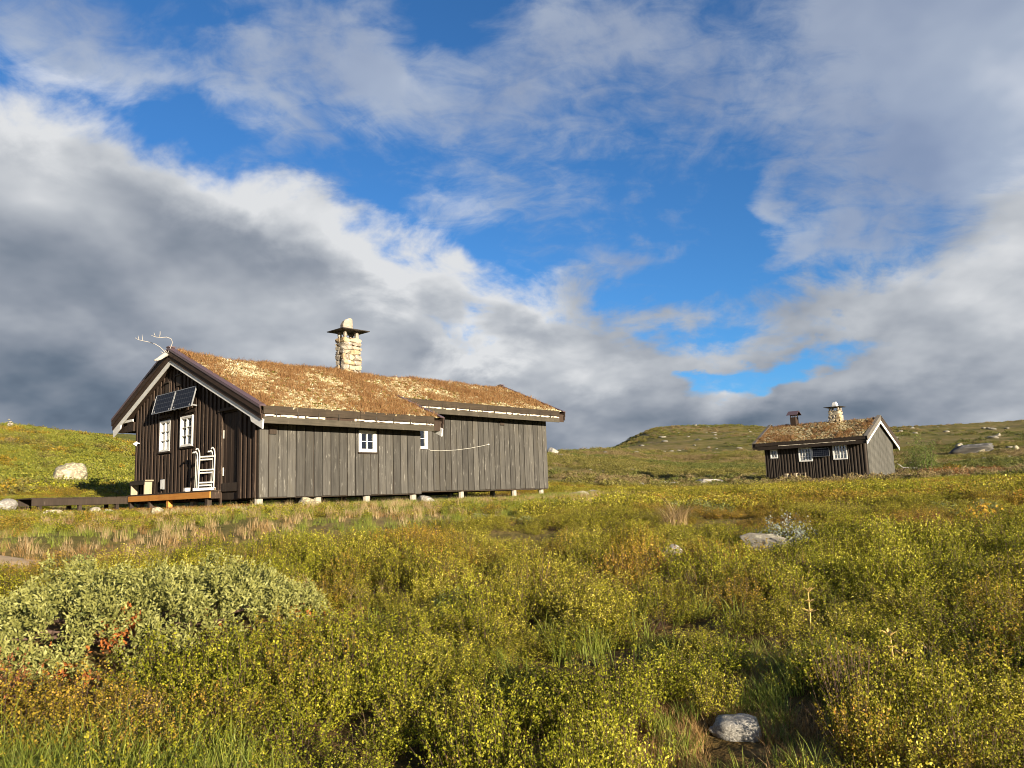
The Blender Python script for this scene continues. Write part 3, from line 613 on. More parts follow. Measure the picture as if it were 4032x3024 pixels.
# door: stands in the gable near the corner
mb = MB(); mb.rect(.99, 1.83, .26, 2.29, -.07, -.035, frG); dr = obj('door', mb.mesh('door'), M['brown'], A)
for i in range(6):
    mb = MB(); mb.rect(1.0 + i * .137, 1.0 + i * .137 + .125, .27, 2.28, -.035, -.012 + .004 * (i % 2), frG); obj('plank', mb.mesh('plank', .004), M['brown'], dr)
for z in (.62, 1.62): mb = MB(); mb.rect(1.80, 1.84, z, z + .22, -.004, .012, frG); obj('hinge', mb.mesh('hinge'), M['rope'], dr)
for (p, q_, z0, z1, n1, mt, nm) in ((1.845, 1.93, -.22, 2.33, .05, M['brown_face'], 'door_post'), (.89, .975, .0, 2.33, .05, M['brown'], 'door_post'), (.80, 2.02, 2.34, 2.42, .085, M['brown'], 'door_lintel'), (.93, 1.82, .20, .42, .045, M['tar'], 'threshold')):
    mb = MB(); mb.rect(p, q_, z0, z1, .004, n1, frG); obj(nm, mb.mesh(nm, .004), mt, A)
for (p, q_, z0, z1) in ((4.32, 4.60, 3.36, 3.66), (5.06, 5.34, 3.24, 3.52)):
    mb = MB(); mb.rect(p, q_, z0, z1, .045, .085, frG); vv = obj('vent_cover', mb.mesh('vent_cover', .004), M['tar'], A)
    mb = MB(); mb.rect(p - .03, q_ + .03, z1 + .004, z1 + .045, .045, .12, frG); obj('vent_hood', mb.mesh('vent_hood', .004), M['tar'], vv)
# side wall of the front part, and of the set-back rear part
opS = [(3.08, 3.64, 1.22, 1.78)]
ws = wall(A, 'side_wall', frS, 0.004, L1, 0, lambda u: 2.06, opS, M['groove'])
board_run(ws, 'plank', frS, 0.0, L1, .2672, .240, .0, lambda u: 2.05, [(3.04, 3.68, 1.17, 1.82)], M['grey'], .002, .030, .005, .012)
window(A, frS, 3.055, 3.665, 1.195, 1.805, 1, 2, 2, .065, .05, M['tar'], [(.0, .22, M['curtain']), (.80, 1., M['redcurtain'])])
opR = [(6.63, 7.23, 1.51, 2.17)]
wr = wall(A, 'set_back_side_wall', frR, L1 + .004, L_, 0.1, lambda u: 2.86, opR, M['groove'])
board_run(wr, 'plank', frR, L1, L_, .2693, .242, .1, lambda u: 2.85, [(6.59, 7.27, 1.46, 2.21)], M['grey'], .002, .030, .005, .012)
window(A, frR, 6.605, 7.255, 1.485, 2.195, 1, 2, 2, .07, .05, None, [(.1, .4, M['curtain'])])
mb = MB(); mb.rect(.27, .47, 1.60, 1.80, .032, .075, frS); obj('vent_cover', mb.mesh('vent_cover', .006), M['tar'], A)
mb = MB(); mb.rect(10.78, 11.0, 2.44, 2.60, .032, .07, frR); obj('vent_cover', mb.mesh('vent_cover', .006), M['tar'], A)
wall(A, 'return_wall', lambda u, z, n: (L1 + n - .004, u, z), .095, S_ - .004, .0, lambda u: topG(u), [], M['grey'])
wb = wall(A, 'rear_gable_wall', frB, S_ + .004, W_ - .004, .1, topG, [], M['groove'], knots=(YR,)); board_run(wb, 'plank', frB, S_, W_, .27, .25, .1, lambda u: topG(u) - .01, [], M['grey'], .002, .03, .004, .01, knots=(YR,))
wf = wall(A, 'far_side_wall', frF, .004, L_ - .004, .0, lambda u: topG(W_) - .005, [], M['groove'])
mb = MB(); mb.box((.01, .01, -.02), (L1 - .01, W_ - .01, .05)); mb.box((L1 - .01, S_ + .01, .06), (L_ - .01, W_ - .01, .12)); obj('floor', mb.mesh('floor'), M['groove'], A)
for x in (.11, 1.83, 3.44, 5.14):
    for y in (.16, 3.7, 7.3):
        mb = MB(); r = .105; c_ = [(x + r * math.cos(k * .785), y + r * math.sin(k * .785)) for k in range(8)]
        mb.prism(c_, -.55, -.021, lambda u, z, n: (u, z, n)); obj('foundation_pier', mb.mesh('foundation_pier'), M['concrete'], A)
for x in (6.73, 8.91, 11.62, 13.17):
    for y in (2.06, 4.7, 7.3):
        mb = MB(); r = .10; c_ = [(x + r * math.cos(k * .785), y + r * math.sin(k * .785)) for k in range(8)]
        mb.prism(c_, -.55, .059, lambda u, z, n: (u, z, n)); obj('foundation_pier', mb.mesh('foundation_pier'), M['concrete'], A)
# roof: deck, turf, boards
XF, XE1, XE2, YS = -.205, L1 + .42, L_ + .50, S_ - EO
mb = MB(); k1, k2 = .13, .42
frX = lambda u, z, n: (n, u, z)
mb.prism([(YS + .02, ztA(YS + .02) - k1), (YR, HR - k1), (YL - .03, ztA(YL - .03) - k1), (YL - .03, ztA(YL - .03) - k2), (YR, HR - k2), (YS + .02, ztA(YS + .02) - k2)], XF, XE2 - .04, frX)
mb.prism([(-EO + .03, ztA(-EO + .03) - k1 - .003), (YS + .018, ztA(YS + .018) - k1 - .003), (YS + .018, ztA(YS + .018) - k2 + .003), (-EO + .03, ztA(-EO + .03) - k2 + .003)], XF + .002, XE1 - .04, frX)
roofA = obj('roof', mb.mesh('roof'), M['brown'], A)
def smooth_ridge(y): return HR - SL * (np.sqrt((y - YR) ** 2 + .35 ** 2) - .10)
def insA(x, y): return (((y > YS + .05) & (x < XE2 - .12)) | ((y <= YS + .08) & (x < XE1 - .12))) & (y > -EO + .03) & (y < YL - .05) & (x > XF + .06)
sod(roofA, insA, lambda x, y: smooth_ridge(y), XF, XE2, -EO, YL, .14, 5, 210, (.12, -.13))
def rake(parent, fr, n, ya, yb, flip, white, mat=M['barge']):
    """one sloping barge: two brown boards, an inner white board, sheet metal on top"""
    z = ztA
    board(parent, 'barge_board', [(ya, z(ya) - .20), (yb, z(yb) - .20), (yb, z(yb) + .005), (ya, z(ya) + .005)], n - .03, n, fr, mat)
    board(parent, 'barge_board', [(ya, z(ya) - .335), (yb, z(yb) - .335), (yb, z(yb) - .18), (ya, z(ya) - .18)], n - .062, n - .033, fr, mat)
    if white:
        lo, hi = (ya, yb) if z(ya) < z(yb) else (yb, ya); sg = 1 if hi > lo else -1
        board(parent, 'white_barge_board', [(lo - sg * .02, z(lo) - .33), (hi, z(hi) - .33), (hi, z(hi) - .475), (lo + sg * .62, z(lo + sg * .62) - .475), (lo + sg * .56, z(lo + sg * .56) - .57), (lo + sg * .02, z(lo) - .56)], n - .105, n - .066, fr, M['whiteb'])
    mb = MB(); P = lambda y, dn, dz: fr(y, z(y) + dz, n + dn)
    mb.hull8([P(ya, .015, .010), P(yb, .015, .010), P(yb, -.15, .010), P(ya, -.15, .010), P(ya, .015, .030), P(yb, .015, .030), P(yb, -.15, .045), P(ya, -.15, .045)])
    mb.hull8([P(ya, .004, -.045), P(yb, .004, -.045), P(yb, .015, -.045), P(ya, .015, -.045), P(ya, .004, .009), P(yb, .004, .009), P(yb, .015, .009), P(ya, .015, .009)])
    obj('flashing', mb.mesh('flashing'), M['metal'], parent)
rake(roofA, frG, .31, -EO - .04, YR - .001, 0, True); rake(roofA, frG, .31, YR + .001, YL, 0, True)
mb = MB(); mb.box((-.335, YR - .10, HR + .022), (-.13, YR + .10, HR + .058)); obj('ridge_cap', mb.mesh('ridge_cap', .004), M['metal'], roofA)
board(roofA, 'soffit_board', [(W_ + .03, 2.58), (8.28, 2.58), (8.28, 2.66), (W_ + .03, 2.66)], .125, .16, frG, M['whiteb'])
board(roofA, 'soffit_board', [(W_ + .06, 2.28), (8.45, 2.28), (8.70, 2.33), (8.66, 2.42), (W_ + .06, 2.575)], .06, .12, frG, M['brown'])
frE1 = lambda u, z, n: (XE1 - .27 + n, u, z); frE2 = lambda u, z, n: (XE2 - .27 + n, u, z)
rake(roofA, frE1, .27, -EO - .04, YS + .30, 0, True); rake(roofA, frE2, .27, YS - .04, YR - .001, 0, False); rake(roofA, frE2, .27, YR + .001, YL, 0, False)
mb = MB(); mb.box((XE2 - .16, YR - .10, HR + .022), (XE2 + .03, YR + .10, HR + .058)); obj('ridge_cap', mb.mesh('ridge_cap', .004), M['metal'], roofA)
def eave(parent, y, zt_, x0, x1, seed, d0=-.2):
    fr = lambda u, z, n: (u, y - n, z)
    xs = [x0, x0 + (x1 - x0) * .52, x1]
    for a, b_ in zip(xs, xs[1:]):
        board(parent, 'fascia_board', [(a + .003, zt_ - .195), (b_ - .003, zt_ - .195), (b_ - .003, zt_ + .012), (a + .003, zt_ + .012)], -.025, .012, fr, M['fascia'])
        board(parent, 'eave_board', [(a + .003, zt_ - .43), (b_ - .003, zt_ - .43), (b_ - .003, zt_ - .262), (a + .003, zt_ - .262)], -.045, .0, fr, M['fascia2'])
    bark_strip(parent, fr, x0 + .05, x1 - .02, zt_ - .228, -.03, seed, .96, .052)
    mb = MB(); mb.rect(x0, x1, zt_ - .262, zt_ - .195, -.06, -.031, fr); obj('turf_log', mb.mesh('turf_log'), M['fascia'], parent)
    x = x0 + .35
    while x < x1: 
        mb = MB(); mb.rect(x - .012, x + .012, zt_ - .245, zt_ - .11, .013, .024, fr); mb.rect(x - .012, x + .012, zt_ - .262, zt_ - .246, -.02, .024, fr); obj('fascia_hook', mb.mesh('fascia_hook'), M['steel'], parent); x += .62
eave(roofA, -EO, ZE, -.20, XE1 - .36, 3); eave(roofA, YS, ztA(YS), XE1 - .5, XE2 - .32, 4)
# chimney
chA = masonry(A, 5.62, 6.36, 4.28, 4.84, 4.18, 5.54, [M['stone_pale'], M['stone_warm'], M['stone_grey']], 21, .17)
for (x, y) in ((5.74, 4.38), (6.22, 4.38), (5.74, 4.74), (6.24, 4.74)): obj('cap_support_stone', stone_mesh(.15, .15, .28, .10, 20, int(x * 1000 + y * 100)), M['stone_grey'], chA, (x, y, 5.65))
mb = MB(); mb.box((5.42, 4.06, 5.775), (6.56, 5.05, 5.805)); obj('chimney_cap', mb.mesh('chimney_cap', .005), M['steel'], chA)
g_ = [(-.21, -.12, 0), (.2, -.13, 0), (.21, .11, 0), (-.18, .12, 0), (-.2, -.11, .18), (-.12, -.1, .36), (.10, -.1, .46), (.19, -.12, .42), (.2, .10, .38), (-.10, .10, .33), (-.18, .1, .2), (.21, -.05, .2)]
mb = MB(); mb.hull(g_); obj('weight_stone', mb.mesh('weight_stone', .012), M['stone_grey'], chA, (5.86, 4.5, 5.806))

# ------------------------------------------------------------------ the small cabin
KB = 1.3
fyB = (.6702, .7421); OB = (16.994 * KB, 38.407 * KB, .392 * KB + EYE); YAW_B = math.atan2(fyB[1], fyB[0])
B = empty('cabin', OB, YAW_B, 'small dark turf-roofed cabin standing farther off on the right', 'cabin')
WB, LB, HB, XB, ZB, EB = 5.03, 6.69, 3.965, 2.40, 2.55, .47; SB = (HB - ZB) / (XB + EB); XL = WB + .80
ztB = lambda x: HB - SB * abs(x - XB)
frL = lambda u, z, n: (-n, u, z); frT = lambda u, z, n: (u, -n, z)
topT = lambda u: ztB(u) - .42
opB = [(5.79, 6.24, 1.53, 2.06), (3.45, 4.29, 1.20, 2.06), (1.20, 2.04, 1.21, 2.10)]
wl = wall(B, 'side_wall', frL, .004, LB, -.12, lambda u: 2.20, opB, M['groove'])
board_run(wl, 'slab_board', frL, .0, LB, .207, .20, -.15, lambda u: 2.19, [(o[0] - .05, o[1] + .05, o[2] - .05, o[3] + .04) for o in opB], M['slab'], .004, .085, .006, .05, .85)
wt = wall(B, 'gable_wall', frT, 0, WB, .0, topT, [], M['groove'], knots=(XB,))
board_run(wt, 'plank', frT, .0, WB, .168, .085, .0, lambda u: topT(u) - .01, [], M['greyfine'], .004, .062, .003, .0, knots=(XB,))
window(B, frL, 5.76, 6.27, 1.50, 2.09, 1, 2, 2, .065, .11, None, None, bar=.024)
window(B, frL, 3.42, 4.32, 1.17, 2.09, 2, 2, 3, .06, .11, None, [(.05, .3, M['curtain'])], bar=.022)
window(B, frL, 1.17, 2.07, 1.18, 2.13, 2, 2, 3, .06, .11, None, [(.62, .95, M['curtain'])], bar=.022)
wall(B, 'rear_gable_wall', lambda u, z, n: (u, LB + n, z), .095, WB - .004, -.1, topT, [], M['greyfine'], knots=(XB,)); wall(B, 'far_side_wall', lambda u, z, n: (WB + n, u, z), .004, LB - .004, -.1, lambda u: topT(WB) - .005, [], M['groove'])
mb = MB(); mb.box((.01, .01, -.10), (WB - .01, LB - .01, .02)); obj('floor', mb.mesh('floor'), M['groove'], B)
for x in (.12, 2.5, 4.9):
    for y in (.16, 3.4, 6.5):
        mb = MB(); r = .12; c_ = [(x + r * math.cos(k * .785), y + r * math.sin(k * .785)) for k in range(8)]; mb.prism(c_, -.75, -.101 if y > 1 else -.005, lambda u, z, n: (u, z, n)); obj('foundation_pier', mb.mesh('foundation_pier'), M['concrete'], B)
YF, YE = -.30, LB + .66
mb = MB(); frY = lambda u, z, n: (u, n, z)
mb.prism([(-EB + .03, ztB(-EB + .03) - .13), (XB, HB - .13), (XL - .03, ztB(XL - .03) - .13), (XL - .03, ztB(XL - .03) - .41), (XB, HB - .41), (-EB + .03, ztB(-EB + .03) - .41)], YF + .10, YE - .04, frY)
roofB = obj('roof', mb.mesh('roof'), M['tar'], B)
sod(roofB, lambda x, y: (x > -EB + .03) & (x < XL - .05) & (y > YF + .12) & (y < YE - .1), lambda x, y: HB - SB * (np.sqrt((x - XB) ** 2 + .3 ** 2) - .08), -EB, XL, YF, YE, .16, 9, 150, (.22, .02), 1.0)
def rakeB(fr, n, a, b_, white, mat):
    z = ztB
    board(roofB, 'barge_board', [(a, z(a) - .30), (b_, z(b_) - .30), (b_, z(b_) + .005), (a, z(a) + .005)], n - .03, n, fr, mat)
    if white:
        lo, hi = (a, b_) if z(a) < z(b_) else (b_, a); sg = 1 if hi > lo else -1
        board(roofB, 'white_barge_board', [(lo - sg * .02, z(lo) - .28), (hi, z(hi) - .28), (hi, z(hi) - .50), (lo + sg * .5, z(lo + sg * .5) - .50), (lo + sg * .02, z(lo) - .52)], n - .075, n - .034, fr, M['whiteb'])
    mb = MB(); P = lambda y, dn, dz: fr(y, z(y) + dz, n + dn)
    mb.hull8([P(a, .015, .010), P(b_, .015, .010), P(b_, -.22, .010), P(a, -.22, .010), P(a, .015, .030), P(b_, .015, .030), P(b_, -.22, .05), P(a, -.22, .05)])
    obj('flashing', mb.mesh('flashing'), M['bargegrey'], roofB)
frBF = lambda u, z, n: (u, -n, z); frBR = lambda u, z, n: (u, YE - .3 + n, z)
rakeB(frBF, .30, -EB - .04, XB - .001, True, M['bargegrey']); rakeB(frBF, .30, XB + .001, XL, True, M['tar']); rakeB(frBR, .30, -EB - .04, XB - .001, False, M['tar']); rakeB(frBR, .30, XB + .001, XL, False, M['tar'])
fe = lambda u, z, n: (-EB - n, u, z)
board(roofB, 'fascia_board', [(YF + .12, ZB - .21), (YE - .2, ZB - .21), (YE - .2, ZB + .012), (YF + .12, ZB + .012)], -.025, .012, fe, M['tar'])
board(roofB, 'eave_board', [(YF + .12, ZB - .47), (YE - .35, ZB - .47), (YE - .35, ZB - .275), (YF + .12, ZB - .275)], -.05, .0, fe, M['tar'])
bark_strip(roofB, fe, YF + .15, YE - .3, ZB - .24, -.03, 12, .5, .045)
chB = masonry(B, 2.05, 2.72, 2.19, 2.94, 3.6, 4.55, [M['stone_pale'], M['stone_grey'], M['stone_warm']], 33, .21)
for (x, y) in ((2.15, 2.3), (2.62, 2.3), (2.15, 2.82), (2.62, 2.82)): obj('cap_support_stone', stone_mesh(.15, .15, .26, .10, 20, int(x * 1000 + y * 90)), M['stone_grey'], chB, (x, y, 4.66))
mb = MB(); mb.box((1.82, 2.0, 4.775), (2.95, 3.14, 4.80)); obj('chimney_cap', mb.mesh('chimney_cap', .005), M['steel'], chB)
g_ = [(-.16, -.16, 0), (.16, -.17, 0), (.17, .15, 0), (-.15, .16, 0), (-.18, -.15, .15), (.17, -.16, .18), (.16, .16, .16), (-.17, .17, .14), (-.1, -.1, .34), (.09, -.1, .36), (.08, .12, .33), (-.09, .1, .33)]
mb = MB(); mb.hull(g_); obj('weight_stone', mb.mesh('weight_stone', .015), M['white'], chB, (2.36, 2.55, 4.801))
# boxed stove vent with its own little roof
mb = MB(); mb.box((2.14, 5.24, 3.6), (2.64, 5.64, 4.36)); vb = obj('stove_flue_box', mb.mesh('stove_flue_box', .006), M['brown'], B)
for (x, y) in ((2.16, 5.26), (2.58, 5.26), (2.16, 5.58), (2.58, 5.58)): mb = MB(); mb.box((x, y, 4.361), (x + .05, y + .05, 4.53)); obj('hood_post', mb.mesh('hood_post'), M['brown'], vb)
for sx in (-1, 1):
    mb = MB(); x0, x1 = 2.39, 2.39 + sx * .40; mb.hull8([(x0, 5.06, 4.78), (x1, 5.06, 4.50), (x1, 5.82, 4.50), (x0, 5.82, 4.78), (x0, 5.06, 4.81), (x1, 5.06, 4.53), (x1, 5.82, 4.53), (x0, 5.82, 4.81)]); obj('hood_roof', mb.mesh('hood_roof'), M['metal'], vb)

# ================================================================== things on and around the cabins
from math import sin, cos, pi
def worldA(x, y, z): c_, s_ = cos(YAW_A), sin(YAW_A); return Vector((OA[0] + x * c_ - y * s_, OA[1] + x * s_ + y * c_, OA[2] + z))
def worldB(x, y, z): c_, s_ = cos(YAW_B), sin(YAW_B); return Vector((OB[0] + x * c_ - y * s_, OB[1] + x * s_ + y * c_, OB[2] + z))
def sight(a, e, r0=2.):
    """ground point met by looking from the eye towards azimuth a, elevation e (degrees)"""
    rr = np.exp(np.linspace(math.log(r0), math.log(900), 3000)); x, y = rr * sin(R(a)), rr * cos(R(a)); hit = np.nonzero(terr(x, y) >= EYE + rr * math.tan(R(e)))[0]
    k = hit[0] if len(hit) else -1; return float(x[k]), float(y[k]), float(rr[k])
def solar(parent_rot, base, wy, hz, tilt, label, group):
    """panel standing in the yz plane of the cabin, top leaning in by tilt; base is the lower inner corner (world)"""
    o = empty('solar_panel', base, parent_rot, label, 'solar panel', group)
    ty = tilt / hz
    def fr(u, z, n): return (-tilt - n + z * ty, u, z)
    mb = MB(); f = .020
    mb.rect(0, wy, 0, f, -.03, .008, fr); mb.rect(0, wy, hz - f, hz, -.03, .008, fr); mb.rect(0, f, f, hz - f, -.03, .008, fr); mb.rect(wy - f, wy, f, hz - f, -.03, .008, fr)
    obj('frame', mb.mesh('frame'), M['alu'], o)
    V = [fr(f, f, .0), fr(wy - f, f, .0), fr(wy - f, hz - f, .0), fr(f, hz - f, .0), fr(f, f, -.02), fr(wy - f, f, -.02), fr(wy - f, hz - f, -.02), fr(f, hz - f, -.02)]
    me = mesh_np('cells', V, [[3, 2, 1, 0], [4, 5, 6, 7]]); uv = me.uv_layers.new(name='UVMap')
    for i, c_ in enumerate([(0, 1), (1, 1), (1, 0), (0, 0), (0, 0), (1, 0), (1, 1), (0, 1)]): uv.data[i].uv = c_
    obj('cells', me, M['cell'], o)
    for u in (.15, wy - .15):
        mb = MB(); mb.hull8([(-tilt + .0, u - .02, .05), (.09, u - .02, .02), (.09, u + .02, .02), (-tilt + .0, u + .02, .05), (-tilt + .02, u - .02, .09), (.09, u - .02, .06), (.09, u + .02, .06), (-tilt + .02, u + .02, .09)]); obj('bracket', mb.mesh('bracket'), M['alu'], o)
    return o
M['alu'] = plain('aluminium', (.30, .31, .32), .4, .08, 6, .6)
solar(YAW_A, worldA(-.16, 4.46, 2.62), 1.29, .58, .14, 'solar panel on the brown gable, the left and farther of the pair', 'solar panels on the brown gable')
solar(YAW_A, worldA(-.16, 3.14, 2.62), 1.29, .58, .14, 'solar panel on the brown gable, the right and nearer of the pair', 'solar panels on the brown gable')
solar(YAW_B, worldB(-.19, 2.25, 1.44), 1.10, .54, .02, 'solar panel between two white windows of the small cabin', None)

# reindeer skull with antlers on the gable peak
sk = empty('reindeer_skull', worldA(-.29, 4.72, 4.15), YAW_A, 'bleached reindeer skull with long antlers on the gable peak', 'skull')
mb = MB(); mb.tube([(-.02, 0, .16), (-.10, 0, .14), (-.20, 0, .07), (-.30, 0, -.01), (-.40, 0, -.06)], [.055, .075, .055, .045, .025], 8); mb.tube([(-.12, -.06, .08), (-.22, -.035, .0), (-.34, -.02, -.07)], [.02, .018, .01], 6); mb.tube([(-.12, .06, .08), (-.22, .035, .0), (-.34, .02, -.07)], [.02, .018, .01], 6)
obj('skull', mb.mesh('skull', smooth=True), M['antler'], sk)
mb = MB(); mb.tube([(-.045, -.04, .18), (-.01, -.13, .31), (.03, -.20, .50), (-.03, -.22, .60), (-.16, -.22, .63), (-.32, -.20, .60), (-.46, -.18, .60), (-.58, -.16, .64)], [.017, .014, .012, .011, .011, .010, .009, .005], 7); mb.tube([(-.36, -.20, .61), (-.35, -.22, .69), (-.36, -.24, .78)], [.013, .011, .006], 6); mb.tube([(-.46, -.18, .60), (-.50, -.19, .67), (-.52, -.20, .72)], [.011, .009, .005], 6); mb.tube([(-.05, -.05, .19), (-.10, -.10, .22), (-.16, -.12, .27)], [.014, .011, .005], 6)
obj('antler', mb.mesh('antler', smooth=True), M['antler'], sk)
mb = MB(); mb.tube([(-.045, .04, .18), (-.07, .13, .28), (-.15, .22, .40), (-.28, .28, .49), (-.45, .30, .53), (-.62, .28, .54), (-.78, .24, .55), (-.88, .22, .59)], [.017, .014, .012, .011, .010, .010, .008, .004], 7); mb.tube([(-.76, .25, .55), (-.77, .26, .62), (-.78, .27, .68)], [.010, .008, .004], 6); mb.tube([(-.64, .28, .54), (-.64, .30, .64), (-.65, .31, .74)], [.010, .007, .003], 6); mb.tube([(-.05, .05, .19), (-.11, .10, .21), (-.18, .11, .25)], [.014, .011, .005], 6)
obj('antler', mb.mesh('antler', smooth=True), M['antler'], sk)

# narrow platform along the gable, fresh pine front board
dk = empty('wooden_platform', worldA(0, 0, 0), YAW_A, 'narrow wooden platform under the gable with a fresh orange front board', 'platform')
for i in range(3):
    mb = MB(); mb.box((-.36 + i * .10, 1.78, .215), (-.268 + i * .10, 7.18, .255)); obj('deck_board', mb.mesh('deck_board', .004), M['tar'], dk)
mb = MB(); mb.box((-.372, 1.80, .045), (-.342, 7.10, .213)); obj('front_board', mb.mesh('front_board', .004), M['orange'], dk)
mb = MB(); mb.box((-.34, 1.80, .03), (-.075, 1.84, .212)); obj('end_board', mb.mesh('end_board', .004), M['brown_face'], dk)
for y in (2.0, 4.35, 5.6, 7.0): mb = MB(); mb.box((-.335, y, -.5), (-.21, y + .14, .212)); obj('post', mb.mesh('post', .004), M['orange'] if y == 4.35 else M['tar'], dk)
# sloping black boardwalk leading off to the left
p0 = worldA(-.30, 7.22, .20); az1 = -31.25; q0 = Vector((*polar(az1, 26.0), 0)); q0.z = EYE + 26.0 * math.tan(R(.93))
ang = math.atan2(q0.y - p0.y, q0.x - p0.x); Lw = math.hypot(q0.x - p0.x, q0.y - p0.y); bw = empty('boardwalk', p0, ang, 'low black boardwalk running left from the platform', 'boardwalk')
slp = (q0.z - p0.z) / Lw
def frW(u, z, n): return (u, n, z + slp * u)
mb = MB(); mb.rect(0, Lw, -.20, -.01, .0, .04, frW); obj('side_beam', mb.mesh('side_beam', .004), M['tar'], bw)
mb = MB(); mb.rect(0, Lw, -.20, -.01, -.72, -.68, frW); obj('side_beam', mb.mesh('side_beam', .004), M['tar'], bw)
x = .0
while x < Lw - .1:
    mb = MB(); mb.rect(x, x + .135, -.008, .022, -.74, .055, frW); obj('tread_board', mb.mesh('tread_board'), M['tar'], bw); x += .147
for x in (.3, Lw * .5, Lw - .3):
    for n in (-.66, -.10): mb = MB(); mb.rect(x, x + .1, -.6, -.205, n, n + .09, frW); obj('post', mb.mesh('post'), M['tar'], bw)
# bench at the far end of the platform
bn = empty('bench', worldA(0, 0, .256), YAW_A, 'plain bench with light end boards standing on the platform', 'bench')
for y in (6.05, 7.02): mb = MB(); mb.box((-.315, y, 0), (-.09, y + .06, .385)); obj('end_board', mb.mesh('end_board', .004), M['pine'], bn)
mb = MB(); mb.box((-.325, 5.99, .386), (-.085, 7.16, .425)); obj('seat', mb.mesh('seat', .004), M['tar'], bn)
mb = MB(); mb.box((-.33, 6.03, .29), (-.318, 7.12, .384)); obj('apron', mb.mesh('apron', .002), M['tar'], bn)
mb = MB(); mb.box((-.33, 5.97, .386), (-.08, 5.989, .43)); obj('seat_edge', mb.mesh('seat_edge', .002), M['pine'], bn)
# white sleds leaning on the wall
def make_sled():
    o = empty('sled'); w_, h_ = .52, 1.10
    for s in (0, 1):
        mb = MB(); x = s * w_
        pts = [(x, .0, 0), (x, .0, .45), (x, .0, .86), (x, -.02, .97), (x, -.065, 1.05), (x, -.115, 1.065), (x, -.15, 1.02)]
        mb.tube(pts, [.019, .019, .019, .018, .017, .016, .014], 6); obj('runner', mb.mesh('runner', smooth=True), M['sled'], o)
    for z in (.14, .48, .84):
        mb = MB(); mb.box((.012, -.016, z - .02), (w_ - .012, .016, z + .02)); obj('crossbar', mb.mesh('crossbar', .004), M['sled'], o)
    return o
def copy_tree(o, parent=None):
    c_ = o.copy(); LINK(c_)
    if parent is not None: c_.parent = parent
    for ch in o.children: copy_tree(ch, c_)
    return c_
sled = make_sled(); rs = YAW_A - R(90) + R(22)
for i, (x, y, lab) in enumerate(((-.275, 2.66, 'white wooden sled leaning on the gable, the front one of three'), (-.262, 2.79, 'white wooden sled leaning on the gable, the middle one of three'), (-.25, 2.90, 'white wooden sled leaning on the gable, the rearmost of three'))):
    o = sled if i == 0 else copy_tree(sled)
    o.location = worldA(x, y, .33 if i == 0 else .257); o.rotation_euler = (R(-2), 0, rs); tag(o, lab, 'sled', 'white sleds leaning on the gable')
d_ = Vector((cos(rs), sin(rs), 0)); pb = worldA(-.285, 2.68, .257) - d_ * .10
wp = empty('white_beam', pb, rs, 'white painted beam lying under the sleds', 'beam'); mb = MB(); mb.box((-.02, -.05, 0), (.68, .04, .075)); obj('beam', mb.mesh('beam', .005), M['white'], wp)
mb = MB(); mb.box((.681, -.03, .0), (.72, .03, .06)); obj('end_piece', mb.mesh('end_piece', .004), M['pine'], wp)
wbx = empty('small_box', worldA(-.27, 3.34, .257), YAW_A, 'small white box on the platform left of the sleds', 'box'); mb = MB(); mb.box((-.07, -.06, 0), (.07, .06, .085)); obj('body', mb.mesh('body', .008), M['white'], wbx); mb = MB(); mb.box((-.075, -.065, .086), (.075, .065, .10)); obj('lid', mb.mesh('lid', .004), M['white'], wbx)
# lamp, meter box and cord on the walls
lm = empty('wall_lamp', worldA(-.07, 7.12, 1.86), YAW_A, 'small white lamp on the far edge of the brown gable', 'lamp')
mb = MB(); mb.tube([(0, 0, 0), (-.05, 0, .01), (-.09, 0, .0)], .018, 6); obj('arm', mb.mesh('arm'), M['white'], lm); mb = MB(); mb.tube([(-.08, 0, .05), (-.11, 0, .0), (-.15, 0, -.06)], [.025, .05, .075], 8); obj('shade', mb.mesh('shade', smooth=True), M['white'], lm)
mt_ = empty('junction_box', worldA(-.07, 5.21, .37), YAW_A, 'grey junction box low on the brown gable', 'box'); mb = MB(); mb.box((-.07, 0, 0), (0, .16, .30)); obj('body', mb.mesh('body', .008), M['greyrock2'] if 'greyrock2' in M else M['alu'], mt_); mb = MB(); mb.box((-.078, .02, .02), (-.071, .14, .28)); obj('cover', mb.mesh('cover', .002), M['white'], mt_)
cdp = [worldA(x, S_ - .07, z) for x, z in ((7.27, 1.47), (7.35, 1.445), (7.8, 1.44), (8.5, 1.48), (9.2, 1.56), (9.8, 1.655), (10.12, 1.715))]
rp = empty('cord', cdp[0], 0, 'white cord strung across the grey side wall', 'cord'); mb = MB(); mb.tube([p - cdp[0] for p in cdp], .005, 5); obj('line', mb.mesh('line'), M['rope'], rp)
mb = MB(); mb.box(tuple(cdp[-1] - cdp[0] + Vector((-.02, -.02, -.02))), tuple(cdp[-1] - cdp[0] + Vector((.03, .06, .02)))); obj('hook', mb.mesh('hook'), M['rope'], rp)
